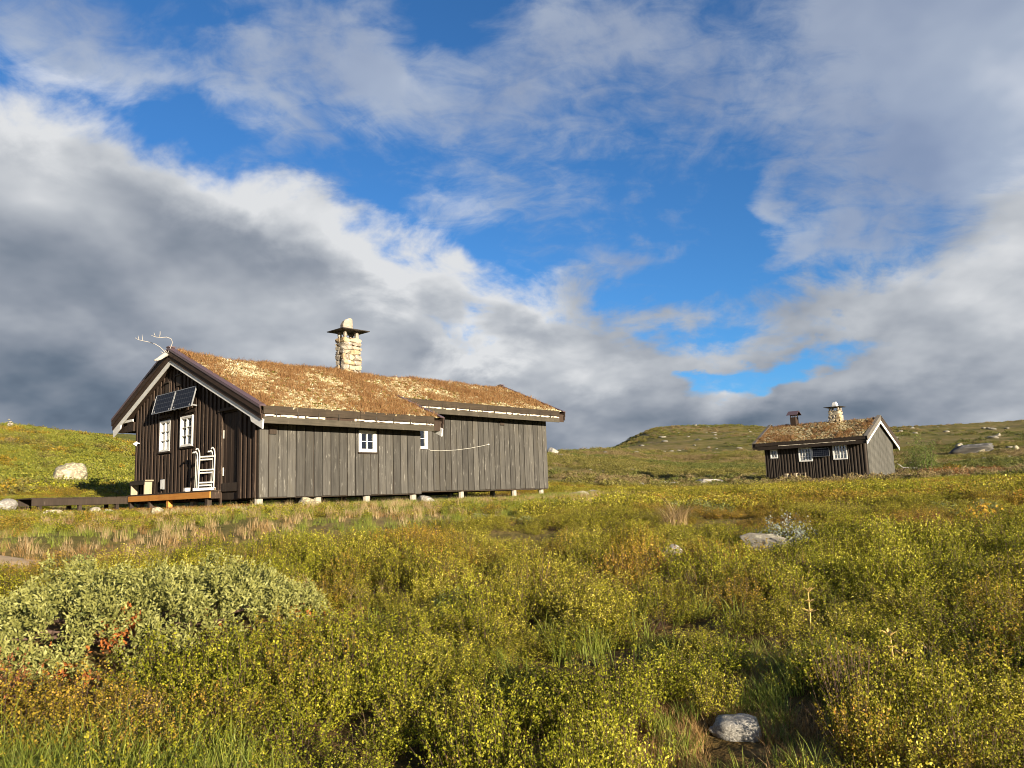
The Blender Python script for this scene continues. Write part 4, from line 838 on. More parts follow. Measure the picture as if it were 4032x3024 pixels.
# bench and stool in front of the small cabin
def on_ground_B(x, y): p = worldB(x, y, 0); p.z = tz(p.x, p.y); return p
b2 = empty('bench', on_ground_B(-.55, 4.75), YAW_B, 'rough wooden bench in front of the small cabin', 'bench')
for y in (-.32, .30):
    mb = MB(); mb.box((-.14, y - .08, -.08), (.14, y + .08, .66)); obj('leg', mb.mesh('leg', .006), M['pine'], b2)
mb = MB(); mb.box((-.20, -.52, .25), (.18, .52, .31)); obj('seat', mb.mesh('seat', .006), M['pine'], b2)
mb = MB(); mb.box((.145, -.45, .58), (.175, .45, .72)); obj('backrest', mb.mesh('backrest', .006), M['brown_face'], b2)
st = empty('step_stool', on_ground_B(-.55, 3.95), YAW_B, 'small folding wooden steps beside the bench of the small cabin', 'stool')
for y in (-.17, .17):
    mb = MB(); mb.hull8([(-.36, y - .02, -.05), (-.31, y - .02, -.05), (-.31, y + .02, -.05), (-.36, y + .02, -.05), (-.02, y - .02, .64), (.03, y - .02, .64), (.03, y + .02, .64), (-.02, y + .02, .64)]); obj('front_leg', mb.mesh('front_leg'), M['pine'], st)
    mb = MB(); mb.hull8([(.28, y - .018, -.05), (.33, y - .018, -.05), (.33, y + .018, -.05), (.28, y + .018, -.05), (.032, y - .018, .62), (.07, y - .018, .62), (.07, y + .018, .62), (.032, y + .018, .62)]); obj('rear_leg', mb.mesh('rear_leg'), M['brown_face'], st)
for z, x in ((.20, -.235), (.42, -.13), (.63, -.02)): mb = MB(); mb.box((x - .09, -.2, z), (x + .07, .2, z + .03)); obj('tread', mb.mesh('tread'), M['pine'], st)

# ------------------------------------------------------------------ rocks
def rockmesh(name, seed, sub=3, rough=.28, flat=1.0, mat=None, fine=.05, block=False):
    bm = bmesh.new(); bmesh.ops.create_icosphere(bm, subdivisions=sub, radius=1.0); g = np.random.default_rng(seed)
    P = np.array([v.co[:] for v in bm.verts]); K = 15; pl = g.normal(0, 1, (K, 3)); pl /= np.linalg.norm(pl, axis=1)[:, None]; dd = g.uniform(.50, .92, K)
    for n_, d0 in zip(pl, dd):
        h = P @ n_ - d0; P = P - np.where(h > 0, h * .99, 0)[:, None] * n_[None]
    if block:
        P = np.array([v.co[:] for v in bm.verts]); P = P / (np.sum(np.abs(P) ** 5, axis=1) ** .2)[:, None]; P[:, 0] *= 1 - .14 * np.clip(P[:, 2], -1, 1); P[:, 2] *= 1 + .10 * P[:, 0]
        for n_ in pl[:5]: h = P @ n_ - 1.02; P = P - np.where(h > 0, h, 0)[:, None] * n_[None]
    nz = fbm(P[:, 0] * 2 + P[:, 2] + seed % 97, P[:, 1] * 2 - P[:, 2] * .7, .8, 4, seed % 1000); P = P * (1 + rough * nz)[:, None]
    nz = fbm(P[:, 0] * 5 + P[:, 2] * 3, P[:, 1] * 5 - P[:, 2] * 2, .5, 3, seed % 777); P = P * (1 + fine * nz * 2)[:, None]
    P[:, 2] *= flat
    for v, p in zip(bm.verts, P): v.co = p
    bm.normal_update(); me = bpy.data.meshes.new(name); bm.to_mesh(me); bm.free(); me.polygons.foreach_set('use_smooth', np.ones(len(me.polygons), bool))
    if mat: me.materials.append(mat)
    return me
def place_rock(a, e, wd, h, mat, label, seed, depth=None, sink=.3, rz=0., name='boulder', cat='boulder', group=None, r=None, lift=0., block=False):
    if r is None: x, y, r = sight(a, e)
    else: x, y = polar(a, r)
    o = obj(name, rockmesh(name, seed, 4 if wd > .35 and r < 60 else 3, mat=mat, block=block)); o.scale = (wd / 2 * 1.12, (depth or wd) / 2, h / 2 * (1 + sink) * 1.15); o.rotation_euler = (0, 0, R(-a) + rz)
    o.location = (x, y, tz(x, y) + h / 2 * (1 - sink) + lift); return tag(o, label, cat, group)
place_rock(-29.2, 1.9, 1.30, .84, M['boulder'], 'big pale boulder on the green slope left of the large cabin', 41, 1.3, .12, block=True)
place_rock(-32.6, .25, .62, .34, M['greyrock'], 'grey boulder at the left edge beside the boardwalk end', 43, .6)
place_rock(-27.75, .10, .30, .24, M['palerock'], 'rounded pale stone below the middle of the boardwalk', 44, .28, r=23.6)
place_rock(-27.0, .06, .40, .15, M['greyrock'], 'flat two-toned stone lying right of the rounded pale stone', 45, .3, r=23.3)
place_rock(-30.1, .15, .50, .14, M['boulder'], 'low reddish stone near the boardwalk end', 46, .35, r=23.6)
place_rock(-29.2, .12, .42, .10, M['boulder'], 'flat pinkish stone in the grass under the boardwalk', 47, .3, r=23.4)
place_rock(-25.7, .05, .24, .07, M['palerock'], 'small flat white stone left of the platform post', 48, .2, r=22.6)
place_rock(-24.2, .15, .34, .18, M['boulder'], 'brownish stone in the grass under the orange board', 49, .3, r=21.6)
place_rock(-18.9, .0, .55, .10, M['greyrock'], 'flat grey step stone below the door', 50, .4, r=20.0)
place_rock(-14.75, -.08, .58, .27, M['boulder'], 'low tan boulder in the green grass under the side wall', 51, .45, r=19.8)
place_rock(-6.45, -.14, .62, .28, M['greyrock'], 'grey boulder leaning by a pier near the wall step', 52, .5, r=22.9)
place_rock(2.75, 2.98, 1.7, 1.1, M['greyrock'], 'grey rock on the skyline right of the large cabin', 53, 1.8)
place_rock(4.6, -.05, .9, .22, M['boulder'], 'flat tan rock in the dry grass right of the large cabin', 54, .6)
place_rock(5.6, .06, .8, .2, M['palerock'], 'pale flat rock in the grass near the large cabin corner', 55, .6)
place_rock(10.5, .40, 2.0, .35, M['greyrock'], 'long low grey rock slab left of the small cabin', 56, 1.1)
place_rock(13.6, .42, 2.6, .40, M['greyrock'], 'smooth grey rock slab close to the small cabin wall', 57, 1.1)
place_rock(14.3, -15.7, .23, .085, M['lightrock'], 'grey speckled stone in the foreground gap', 58, .20, .4, block=True)
place_rock(13.3, -15.8, .13, .06, M['lightrock'], 'small grey stone touching the foreground stone', 59, .14, .3)
place_rock(16.9, -4.35, .60, .20, M['palerock'], 'pale smooth rock half hidden in the shrubs', 64, .42, .3, lift=.06)
place_rock(10.9, -4.7, .26, .16, M['greyrock'], 'small dark blue-grey rock among the shrubs', 61, .2, .3, lift=.02)
# dark outcrop on the right slope, with pale blocks on it
ox, oy, orr = sight(29.6, 1.70); oc = obj('rock_outcrop', rockmesh('rock_outcrop', 71, 4, mat=M['darkrock'])); oc.scale = (4.3, 2.6, .95); oc.rotation_euler = (0, R(-9), R(-28)); oc.location = (ox, oy, tz(ox, oy) + .5); tag(oc, 'dark whaleback rock outcrop on the right slope', 'rock')
for i, (a, e, wd, h, lab) in enumerate(((29.15, 2.22, .8, .6, 'pale block on top of the dark outcrop, left one'), (30.35, 2.02, 1.0, .85, 'squarish pale block at the right end of the dark outcrop'), (32.2, 2.2, .8, .7, 'white streaked block right of the dark outcrop'))):
    place_rock(a, e, wd, h, M['boulder'], lab, 80 + i, wd * .8, .2, r=orr - .5 + (3 if i == 2 else 0), lift=(.95, .15, 0)[i])
# cairn on the left hill
cx_, cy_ = polar(-32.62, 93); cn = empty('cairn', (cx_, cy_, tz(cx_, cy_) - .05), 0, 'small stone cairn on top of the green hill', 'cairn')
for i, (dx, dz, s) in enumerate(((-.3, .08, .28), (.12, .1, .30), (.45, .08, .22), (-.1, .36, .26), (.2, .37, .22), (.03, .6, .21), (.06, .82, .15))): obj('stone', rockmesh('stone', 90 + i, 2, mat=M['palerock']), None, cn, (dx, random.uniform(-.15, .15), dz), (0, 0, i), (s, s * .9, s * .7))
# bleached branch right of the small cabin
bx, by, _ = sight(26.35, .75); br = empty('dead_branch', (bx, by, tz(bx, by) + .12), R(-20), 'bleached branch lying right of the small cabin', 'branch')
mb = MB(); mb.tube([(-.75, 0, .1), (-.4, 0, .22), (0, .05, .16), (.45, 0, .18), (.9, -.1, .02)], [.07, .08, .07, .06, .03], 6); obj('stem', mb.mesh('stem', smooth=True), M['antler'], br); mb = MB(); mb.tube([(-.5, 0, .2), (-.75, .1, .45), (-.95, .1, .6)], [.05, .04, .02], 6); obj('twig', mb.mesh('twig', smooth=True), M['antler'], br)
# pale stones scattered over the far slopes
smesh = [rockmesh('far_stone', 200 + i, 2, mat=M['palerock']) for i in range(6)]; sg = np.random.default_rng(77)
def far_stones(n, a0, a1, r0, r1, s0, s1, label, group, flat=.45):
    k = 0; tries = 0
    while k < n and tries < 4000:
        tries += 1; a = sg.uniform(a0, a1); r = math.exp(sg.uniform(math.log(r0), math.log(r1))); x, y = polar(a, r)
        if fbm(np.array([x]), np.array([y]), 14, 3, 55)[0] < -.02: continue
        if 17 < a < 27.5 and r < 85: continue
        s = sg.uniform(s0, s1) * (r / 60) ** .35; o = obj('stone', smesh[int(sg.integers(6))]); o.scale = (s * sg.uniform(.8, 1.6), s, s * flat * sg.uniform(.6, 1.3)); o.rotation_euler = (0, 0, sg.uniform(0, 6)); o.location = (x, y, tz(x, y) + s * flat * .35); tag(o, label, 'stone', group); k += 1
far_stones(30, 3.5, 17, 42, 80, .12, .34, 'small pale stone scattered on the near heath between the two cabins', 'pale stones on the heath between the cabins')
far_stones(80, 3.0, 33, 80, 200, .20, .55, 'pale stone scattered on the middle slope behind the cabins', 'pale stones on the middle slope')
far_stones(80, 8, 33, 200, 430, .28, .8, 'tiny pale stone scattered on the far hillside', 'pale stones on the far hillside')
far_stones(34, 27.6, 33.5, 52, 100, .14, .40, 'pale stone lying on the heath right of the small cabin', 'pale stones right of the small cabin')
far_stones(10, -33, -26, 36, 90, .10, .28, 'small pale stone on the green hill left of the large cabin', 'pale stones on the green hill')

# ================================================================== vegetation
M['b_yellow'] = leafmat('dwarf birch yellow', [(0, (.052, .058, .005)), (.30, (.145, .145, .010)), (.60, (.315, .285, .021)), (.85, (.55, .48, .062)), (1, (.78, .70, .17))], .28, .6, .35, .15)
M['b_green'] = leafmat('dwarf birch green', [(0, (.050, .058, .005)), (.38, (.175, .185, .011)), (.70, (.36, .345, .022)), (1, (.68, .61, .10))], .28, .6, .35, .15)
M['b_olive'] = leafmat('dwarf birch olive', [(0, (.060, .055, .006)), (.38, (.185, .145, .013)), (.68, (.38, .265, .028)), (.86, (.52, .33, .06)), (1, (.48, .18, .035))], .28, .6, .35, .15)
M['b_red'] = leafmat('red bilberry', [(0, (.10, .045, .018)), (.5, (.22, .09, .03)), (1, (.40, .15, .04))], .25)
M['twig'] = plain('twigs', (.10, .062, .045), .8, .3, 20)
M['straw'] = leafmat('straw grass', [(0, (.20, .13, .055)), (.5, (.40, .28, .13)), (1, (.58, .46, .26))], .25)
M['greengrass'] = leafmat('green grass', [(0, (.09, .12, .016)), (.5, (.21, .25, .032)), (1, (.42, .42, .09))], .3)
M['browngrass'] = leafmat('brown sedge', [(0, (.17, .090, .030)), (.5, (.31, .185, .065)), (1, (.46, .32, .13))], .25)
M['silver'] = leafmat('grey willow leaves', [(0, (.12, .15, .11)), (.5, (.24, .27, .22)), (1, (.40, .42, .36))], .2)
M['gold'] = leafmat('golden leaves', [(0, (.30, .17, .02)), (.5, (.52, .31, .03)), (1, (.65, .42, .05))], .3)
M['willow'] = leafmat('willow leaves', [(0, (.045, .075, .015)), (.5, (.12, .17, .034)), (1, (.26, .29, .07))], .25)
M['jun'] = leafmat('juniper needles', [(0, (.08, .095, .020)), (.45, (.22, .22, .055)), (.8, (.37, .37, .13)), (1, (.52, .52, .24))], .12, .6)
M['jundead'] = leafmat('dead juniper', [(0, (.20, .055, .014)), (1, (.42, .14, .03))], .1, .8)

def tubes3(paths, r0, r1):
    """thin three-sided stems"""
    V = []; Fq = []
    for P in paths:
        k = len(P); base = len(V)
        for i, p in enumerate(P):
            r = r0 + (r1 - r0) * i / (k - 1)
            for j in range(3): V.append(p + np.array([r * cos(j * 2.094), r * sin(j * 2.094), 0]))
        for i in range(k - 1):
            for j in range(3): Fq.append([base + 3 * i + j, base + 3 * i + (j + 1) % 3, base + 3 * i + 3 + (j + 1) % 3, base + 3 * i + 3 + j])
    return np.array(V), np.array(Fq)
def shrub_arrays(rad, H, nst, per, leaf, seed, t0=.25, side=.05, stem_r=.004, up=.5):
    g = np.random.default_rng(seed); paths = []; C = []; Dn = []
    for i in range(nst):
        a = g.uniform(0, 6.283); q = math.sqrt(g.uniform()); o = np.array([cos(a), sin(a), 0]); b = o * rad * .35 * q; top = o * rad * q * g.uniform(.75, 1.1) + np.array([g.normal(0, .03), g.normal(0, .03), H * g.uniform(.55, 1.08) * (1 - .35 * q * q)])
        mid = (b + top) / 2 + o * rad * .10 - np.array([0, 0, H * .04]); ts = np.linspace(0, 1, 4)[:, None]; paths.append((1 - ts) ** 2 * b + 2 * ts * (1 - ts) * mid + ts ** 2 * top)
        t = g.uniform(t0, 1.03, per)[:, None]; c = (1 - t) ** 2 * b + 2 * t * (1 - t) * mid + t ** 2 * top; sw = side * (1.15 - .75 * t); c = c + g.normal(0, 1, (per, 3)) * sw * np.array([1, 1, .7]); C.append(c); Dn.append(np.tile(o * .5 + np.array([0, 0, up]), (per, 1)))
    C = np.concatenate(C); C[:, 2] = np.maximum(C[:, 2], .01); Dn = np.concatenate(Dn); V, Fq = leafset(C, Dn, leaf * g.uniform(.65, 1.25, len(C)), g, .75); tone = np.clip(g.normal(.5, .30, len(C)), 0, 1)
    TV, TF = tubes3(paths, stem_r, stem_r * .35); nv = len(V)
    return np.concatenate([V, TV]), np.concatenate([Fq, TF + nv]), np.concatenate([np.repeat(tone, 4), np.full(len(TV), .5)]), np.concatenate([np.zeros(len(Fq), int), np.ones(len(TF), int)])
def shrub(name, mat, *a, **k):
    V, Fq, T, mi = shrub_arrays(*a, **k); return proto(name, mesh_np(name, V, Fq, [mat, M['twig']], attr={'tone': T}, midx=mi))
M['w_near'] = leafmat('creeping willow', [(0, (.08, .10, .03)), (.5, (.20, .235, .06)), (1, (.42, .43, .17))], .25)
NEARSET = []
for mt, n in (('b_yellow', 3), ('b_green', 3), ('b_olive', 2), ('b_red', 1)):
    for s in range(n): NEARSET.append(shrub('dwarf_birch', M[mt], .32, .38, 60, 40, .0142, 300 + 10 * s + len(NEARSET), .28, .022, .0022, .35))
NEARSET.append(shrub('dwarf_birch_bare', M['b_olive'], .30, .40, 60, 7, .014, 391, .5, .02, .0026, .35))
NEARSET.append(shrub('dwarf_birch_willow', M['w_near'], .28, .36, 34, 22, .026, 392, .3, .03, .003, .6))
MIDSET = []
for mt, n in (('b_yellow', 2), ('b_green', 2), ('b_olive', 2), ('b_red', 1)):
    for s in range(n): MIDSET.append(shrub('heath_shrub', M[mt], .36, .36, 36, 17, .030, 400 + 10 * s + len(MIDSET), side=.035, stem_r=.003))
M['f_olive'] = leafmat('far olive shrubs', [(0, (.075, .070, .015)), (.5, (.165, .150, .030)), (1, (.28, .24, .06))], .2)
M['f_green'] = leafmat('far green shrubs', [(0, (.050, .062, .012)), (.5, (.120, .132, .024)), (1, (.22, .22, .045))], .2)
M['f_brown'] = leafmat('far brown heath', [(0, (.11, .080, .030)), (.5, (.22, .165, .068)), (1, (.35, .27, .12))], .2)
M['h_yellow'] = leafmat('hill shrubs', [(0, (.080, .095, .012)), (.5, (.190, .205, .024)), (1, (.36, .32, .05))], .25)
HILLSET = [shrub('hill_shrub', M[mt], .75, .42, 26, 13, .085, 560 + i, side=.11, stem_r=.006) for i, mt in enumerate(('h_yellow', 'h_yellow', 'b_green', 'f_olive', 'b_olive', 'f_olive', 'f_brown'))]
FARSET = []
for mt, n in (('f_olive', 2), ('f_green', 2), ('f_brown', 2), ('f_brown', 1)):
    for s in range(n): FARSET.append(shrub('far_shrub', M[mt], .75, .42, 26, 13, .085, 500 + 10 * s + len(FARSET), side=.11, stem_r=.006))
# a set is read in alphabetical order: brown 0-1, green 2-3, straw 4-5
GRASSSET = [tuft('brown_tuft', M['browngrass'], 30, .20, .007, .10, .6, s, 2) for s in (25, 26)] + [tuft('green_tuft', M['greengrass'], 34, .34, .008, .10, .75, s, 3) for s in (23, 24)] + [tuft('straw_tuft', M['straw'], 34, .30, .006, .10, .55, s, 2) for s in (21, 22)]

vg = np.random.default_rng(5)
def area_pts(dens, a0, a1, r0, r1):
    n = int(dens * R(a1 - a0) * (r1 * r1 - r0 * r0) / 2); a = np.radians(vg.uniform(a0, a1, n)); r = np.sqrt(vg.uniform(r0 * r0, r1 * r1, n)); return r * np.sin(a), r * np.cos(a)
def in_cabin(x, y, mg=.0):
    c_, s_ = cos(YAW_A), sin(YAW_A); dx, dy = x - OA[0], y - OA[1]; u, v = dx * c_ + dy * s_, -dx * s_ + dy * c_
    a = (u > -.36 - mg) & (u < L_ + mg) & (v > -mg + np.where(u > L1, S_, 0)) & (v < W_ + mg)
    c_, s_ = cos(YAW_B), sin(YAW_B); dx, dy = x - OB[0], y - OB[1]; u2, v2 = dx * c_ + dy * s_, -dx * s_ + dy * c_
    b = (u2 > -mg - .1) & (u2 < WB + mg) & (v2 > -mg) & (v2 < LB + mg); return a | b
def A_local(x, y): c_, s_ = cos(YAW_A), sin(YAW_A); dx, dy = x - OA[0], y - OA[1]; return dx * c_ + dy * s_, -dx * s_ + dy * c_
JC = polar(-25.0, 7.35); JA = R(25.0)             # the juniper: centre, and the direction it lies across
def jun_q(x, y):
    dx, dy = x - JC[0], y - JC[1]; u = dx * cos(JA) + dy * sin(JA); v = -dx * sin(JA) + dy * cos(JA); u = u + .25 * (u * .3); return np.sqrt((u / 1.72) ** 2 + ((v - .16 * u) / 1.05) ** 2)
def grass_zone(x, y):
    a = np.degrees(np.arctan2(x, y)) + 9 * fbm(x, y, 5, 3, 61); r = np.hypot(x, y) + 3.0 * fbm(x, y, 2.2, 3, 62)
    rb = np.interp(a, [-40, -33, -20, -8, 0, 4, 8, 9.5], [11.0, 11.3, 12.3, 13.0, 14.6, 17.5, 24, 34]); return sstep(r, rb - .5, rb + .9) * (1 - sstep(np.hypot(x, y), 33, 37)) * (a < 9.6)
bare_gap = lambda x, y: np.minimum(np.hypot((x - polar(13.9, 4.75)[0]) / .42, (y - polar(13.9, 4.75)[1]) / .34), np.minimum(np.hypot((x - polar(19, 5.9)[0]) / .55, (y - polar(19, 5.9)[1]) / .30), np.hypot((x - polar(11.5, 4.0)[0]) / .50, (y - polar(11.5, 4.0)[1]) / .22)))
path_q = lambda x, y: np.hypot((x - polar(-35.2, 12.6)[0]) / 1.4, (y - polar(-35.2, 12.6)[1]) / .55)
keepout = [(polar(16.9, 9.0), .28), (polar(14.1, 4.65), .2), (polar(13.5, 4.6), .12)]
for o in [o for o in scene.objects if o.name.startswith('boulder')]:
    if o.location.y < 30: keepout.append(((o.location.x, o.location.y), max(o.scale[0], .1) * .95))
def clear_of(x, y):
    k = np.ones(len(x), bool)
    for (c_, rad) in keepout:
        d = np.hypot(x - c_[0], y - c_[1]); f = 1.0 + .0 * d
        ux, uy = -c_[0] / math.hypot(*c_), -c_[1] / math.hypot(*c_); al = (x - c_[0]) * ux + (y - c_[1]) * uy; ac = np.abs((x - c_[0]) * uy - (y - c_[1]) * ux)
        k &= ~((d < rad) | ((al > 0) & (al < rad * 1.6) & (ac < rad * .8)))
    return k
def species(x, y, n, sets, ofs=0, greenish=0., seed=70, sc=3.2):
    """pick plants by patches: yellow, green, olive, red"""
    p = fbm(x, y, sc, 4, seed + ofs) + vg.normal(0, .07, n); q = fbm(x, y, sc * .6, 3, seed + 9 + ofs) + vg.normal(0, .06, n)
    base = np.where(p + greenish > .11, 1, np.where(q > .055, 2, 0)); base = np.where((q > .30) & (p < .0) & (vg.uniform(0, 1, n) < .25), 3, base); out = np.zeros(n, int)
    for k, (lo, hi) in enumerate(sets): out = np.where(base == k, vg.integers(lo, hi, n), out)
    return out
def scatter(name, x, y, sx, sz, idx, protos, label, cat, dz=-.02, lean=.14):
    n = len(x); z = terr(x, y) + dz; rot = np.stack([vg.normal(0, lean, n), vg.normal(0, lean, n), vg.uniform(0, 6.283, n)], -1)
    return tag(gn_scatter(name, np.stack([x, y, z], -1), rot, np.stack([sx, sx, sz], -1), idx, protos), label, cat)
# --- worn sandy path at the left, a sheet just above the ground
pc_ = polar(-35.2, 12.6); pv = [(pc_[0], pc_[1], tz(*pc_) + .03)]; pf = []
for ir, q_ in enumerate((.35, .7, 1.0)):
    for ia in range(28):
        th = ia * 2 * pi / 28; kq = q_ * (1 + .14 * sin(3 * th + 1) + .08 * sin(7 * th)); xx, yy = pc_[0] + 1.5 * kq * cos(th), pc_[1] + .62 * kq * sin(th); pv.append((xx, yy, tz(xx, yy) + (.03 if q_ < 1 else -.01)))
        b0 = 1 + (ir - 1) * 28; b1 = 1 + ir * 28; j = (ia + 1) % 28
        pf.append([0, 1 + ia, 1 + j] if ir == 0 else [b0 + ia, b1 + ia, b1 + j, b0 + j])
M['path'] = plain('sandy path', (.40, .29, .17), .95, .45, 6)
tag(obj('path', mesh_np('path', pv, pf, smooth=True), M['path']), kind='structure')
# --- foreground thicket
x, y = area_pts(12.5, -38, 38, 2.5, 16); k = (vg.uniform(0, 1, len(x)) > grass_zone(x, y) * 1.05) & (jun_q(x, y) > 1.03) & (bare_gap(x, y) > 1) & clear_of(x, y) & (path_q(x, y) > 1)
hum = fbm(x, y, 1.5, 3, 90); k &= hum > -.20
x, y, hum = x[k], y[k], hum[k]; n = len(x); s = vg.uniform(.72, 1.2, n); hz = s * (.48 + 1.95 * np.clip(hum + .22, 0, .6)) * np.where(np.hypot(x, y) < 3.6, .75, 1)
hz *= 1 - .35 * sstep(np.hypot(x, y), 8, 14); near_ = 1 - .22 * (1 - sstep(np.hypot(x, y), 4.2, 6)); s = s * near_; hz = hz * near_
sp_ = species(x, y, n, [(0, 3), (3, 6), (6, 8), (8, 9)]); od = vg.uniform(0, 1, n); sp_ = np.where(od < .05, 9, np.where((od < .25) & (fbm(x, y, 1.1, 2, 171) > .24), 10, sp_))
scatter('dwarf_birch_thicket', x, y, s, hz, sp_, NEARSET, 'dense yellow-green dwarf birch thicket filling the foreground', 'shrubs')
# --- heath from the thicket to the cabins and beyond
x, y = area_pts(6.2, -36, 37, 15.5, 46); g0 = grass_zone(x, y); k = (vg.uniform(0, 1, len(x)) > g0 * .15) & ~in_cabin(x, y, .45) & clear_of(x, y) & (path_q(x, y) > 1) & (fbm(x, y, 3, 3, 91) > -.24)
u_, v_ = A_local(x, y); k &= ~((u_ > -2.2) & (u_ < 14) & (v_ > -2.2) & (v_ < 9)) ; x, y, g0 = x[k], y[k], g0[k]; n = len(x)
s = vg.uniform(.7, 1.25, n) * (1 - .25 * g0); hz = s * (.75 + 1.0 * np.clip(fbm(x, y, 2.4, 3, 92) + .2, 0, .6)) * (1 - .45 * g0) * (1 - .45 * sstep(np.hypot(x, y), 30, 42))
scatter('heath_shrubs', x, y, s, hz, species(x, y, n, [(0, 2), (2, 4), (4, 6), (6, 7)], 3, -.02, sc=5), MIDSET, 'low yellow-green heath shrubs between the thicket and the cabins', 'shrubs')
# --- slopes
def slope(name, dens, a0, a1, r0, r1, s0, s1, green, label, gaps=-.12, sc=14, off=0, pset=None):
    x, y = area_pts(dens, a0, a1, r0, r1); k = (fbm(x, y, sc, 4, 95 + off) + .3 * fbm(x, y, 3, 2, 96) > gaps) & ~in_cabin(x, y, .9); x, y = x[k], y[k]; n = len(x); s = vg.uniform(s0, s1, n)
    scatter(name, x, y, s, s * vg.uniform(.7, 1.25, n), species(x, y, n, [(0, 2), (2, 4), (4, 6), (6, 7)], 7 + off, green, sc=sc * .8), pset or FARSET, label, 'shrubs', -.06)
slope('hill_shrubs', 2.2, -36, -22, 36, 104, .6, 1.15, -.02, 'yellow-green shrubs covering the hill left of the large cabin', -.30, 12, 1, HILLSET)
slope('slope_shrubs', 1.6, 1, 37, 46, 165, .55, 1.15, .02, 'olive shrubs covering the middle slope behind the cabins', -.13, 16, 2)
slope('far_hill_shrubs', .10, 3, 37, 165, 470, 1.0, 2.1, .06, 'dark shrubs dotting the far hillside', .02, 45, 3)
# --- grasses
x, y = area_pts(17, -38, 12, 9, 34); g0 = grass_zone(x, y); k = (vg.uniform(0, 1, len(x)) < g0) & ~in_cabin(x, y, .0) & clear_of(x, y) & ((path_q(x, y) > .9) | (vg.uniform(0, 1, len(x)) < .40)); x, y = x[k], y[k]; n = len(x)
p = fbm(x, y, 2.6, 4, 97) + vg.normal(0, .08, n); idx = np.where(p > .13, vg.integers(0, 2, n), np.where(p < .03, vg.integers(2, 4, n), vg.integers(4, 6, n))); s = vg.uniform(.4, .95, n) * (1 - .35 * sstep(-x, 6, 14)); s *= np.where((idx > 1) & (idx < 4), .7, 1)
scatter('dry_grass', x, y, s * 1.15, s, idx, GRASSSET, 'pinkish dry grass in front of the large cabin', 'grass', -.01)
n = 3200; u_ = vg.uniform(-.6, 14.2, n); dv = vg.exponential(.55, n); v_ = np.where(u_ < L1, 0., np.where(u_ < L1 + .25, 1., S_)) + .12 - dv; c_, s_ = cos(YAW_A), sin(YAW_A); x = OA[0] + u_ * c_ - v_ * s_; y = OA[1] + u_ * s_ + v_ * c_
s = vg.uniform(.40, .80, n) * (.50 + .9 * np.clip(fbm(x, y, 1.6, 3, 98) + .3, 0, 1)); idx = np.where(vg.uniform(0, 1, n) < .80, vg.integers(2, 4, n), vg.integers(4, 6, n)); k = clear_of(x, y)
scatter('green_grass', x[k], y[k], s[k] * 1.25, s[k], idx[k], GRASSSET, 'long green grass growing along the foot of the grey side wall', 'grass', -.01)
n = 620; v_ = vg.uniform(.2, 7.6, n); u_ = -.05 - vg.exponential(.30, n); x = OA[0] + u_ * c_ - v_ * s_; y = OA[1] + u_ * s_ + v_ * c_; s = vg.uniform(.35, .75, n)
scatter('gable_undergrowth', x, y, s, s * .8, np.where(vg.uniform(0, 1, n) < .55, 6, vg.integers(4, 6, n)), MIDSET, 'dark reddish undergrowth along the foot of the gable', 'shrubs')
# low growth between the shrubs and in the gaps of the foreground
x, y = area_pts(90, -37, 37, 2.3, 11); k = (vg.uniform(0, 1, len(x)) < np.where(bare_gap(x, y) < 1.1, 1.0, .12)) & clear_of(x, y) & (jun_q(x, y) > .95); x, y = x[k], y[k]; n = len(x); p = fbm(x, y, 1.2, 3, 99); inb = bare_gap(x, y) < 1.15
idx = np.where(inb, vg.integers(0, 2, n), np.where(p > .08, vg.integers(4, 6, n), np.where(p < -.06, vg.integers(2, 4, n), vg.integers(0, 2, n)))); s = vg.uniform(.35, .85, n) * np.where(inb, .75, 1.1)
scatter('foreground_grass', x, y, s, s, idx, GRASSSET, 'brown and green grass growing among the foreground shrubs', 'grass', -.01)
n = 900; gi_ = vg.integers(0, 3, n); gc = np.array([polar(13.9, 4.75), polar(19, 5.9), polar(11.5, 4.0)])[gi_]; x = gc[:, 0] + vg.normal(0, .34, n); y = gc[:, 1] + vg.normal(0, .24, n); k = clear_of(x, y); x, y = x[k], y[k]; n = len(x); s = vg.uniform(.25, .60, n)
scatter('gap_sedge', x, y, s * 1.3, s, np.where(vg.uniform(0, 1, n) < .75, vg.integers(0, 2, n), vg.integers(2, 4, n)), GRASSSET, 'short reddish sedge in the gap around the foreground stone', 'grass', -.01)
# patch of lush grass at the lower left
n = 420; x = polar(-27.5, 4.4)[0] + vg.normal(0, .45, n); y = polar(-27.5, 4.4)[1] + vg.normal(0, .28, n); s = vg.uniform(.6, 1.15, n)
scatter('lush_grass', x, y, s, s, vg.integers(2, 4, n), GRASSSET, 'bright green grass patch in the lower left foreground', 'grass', -.01)

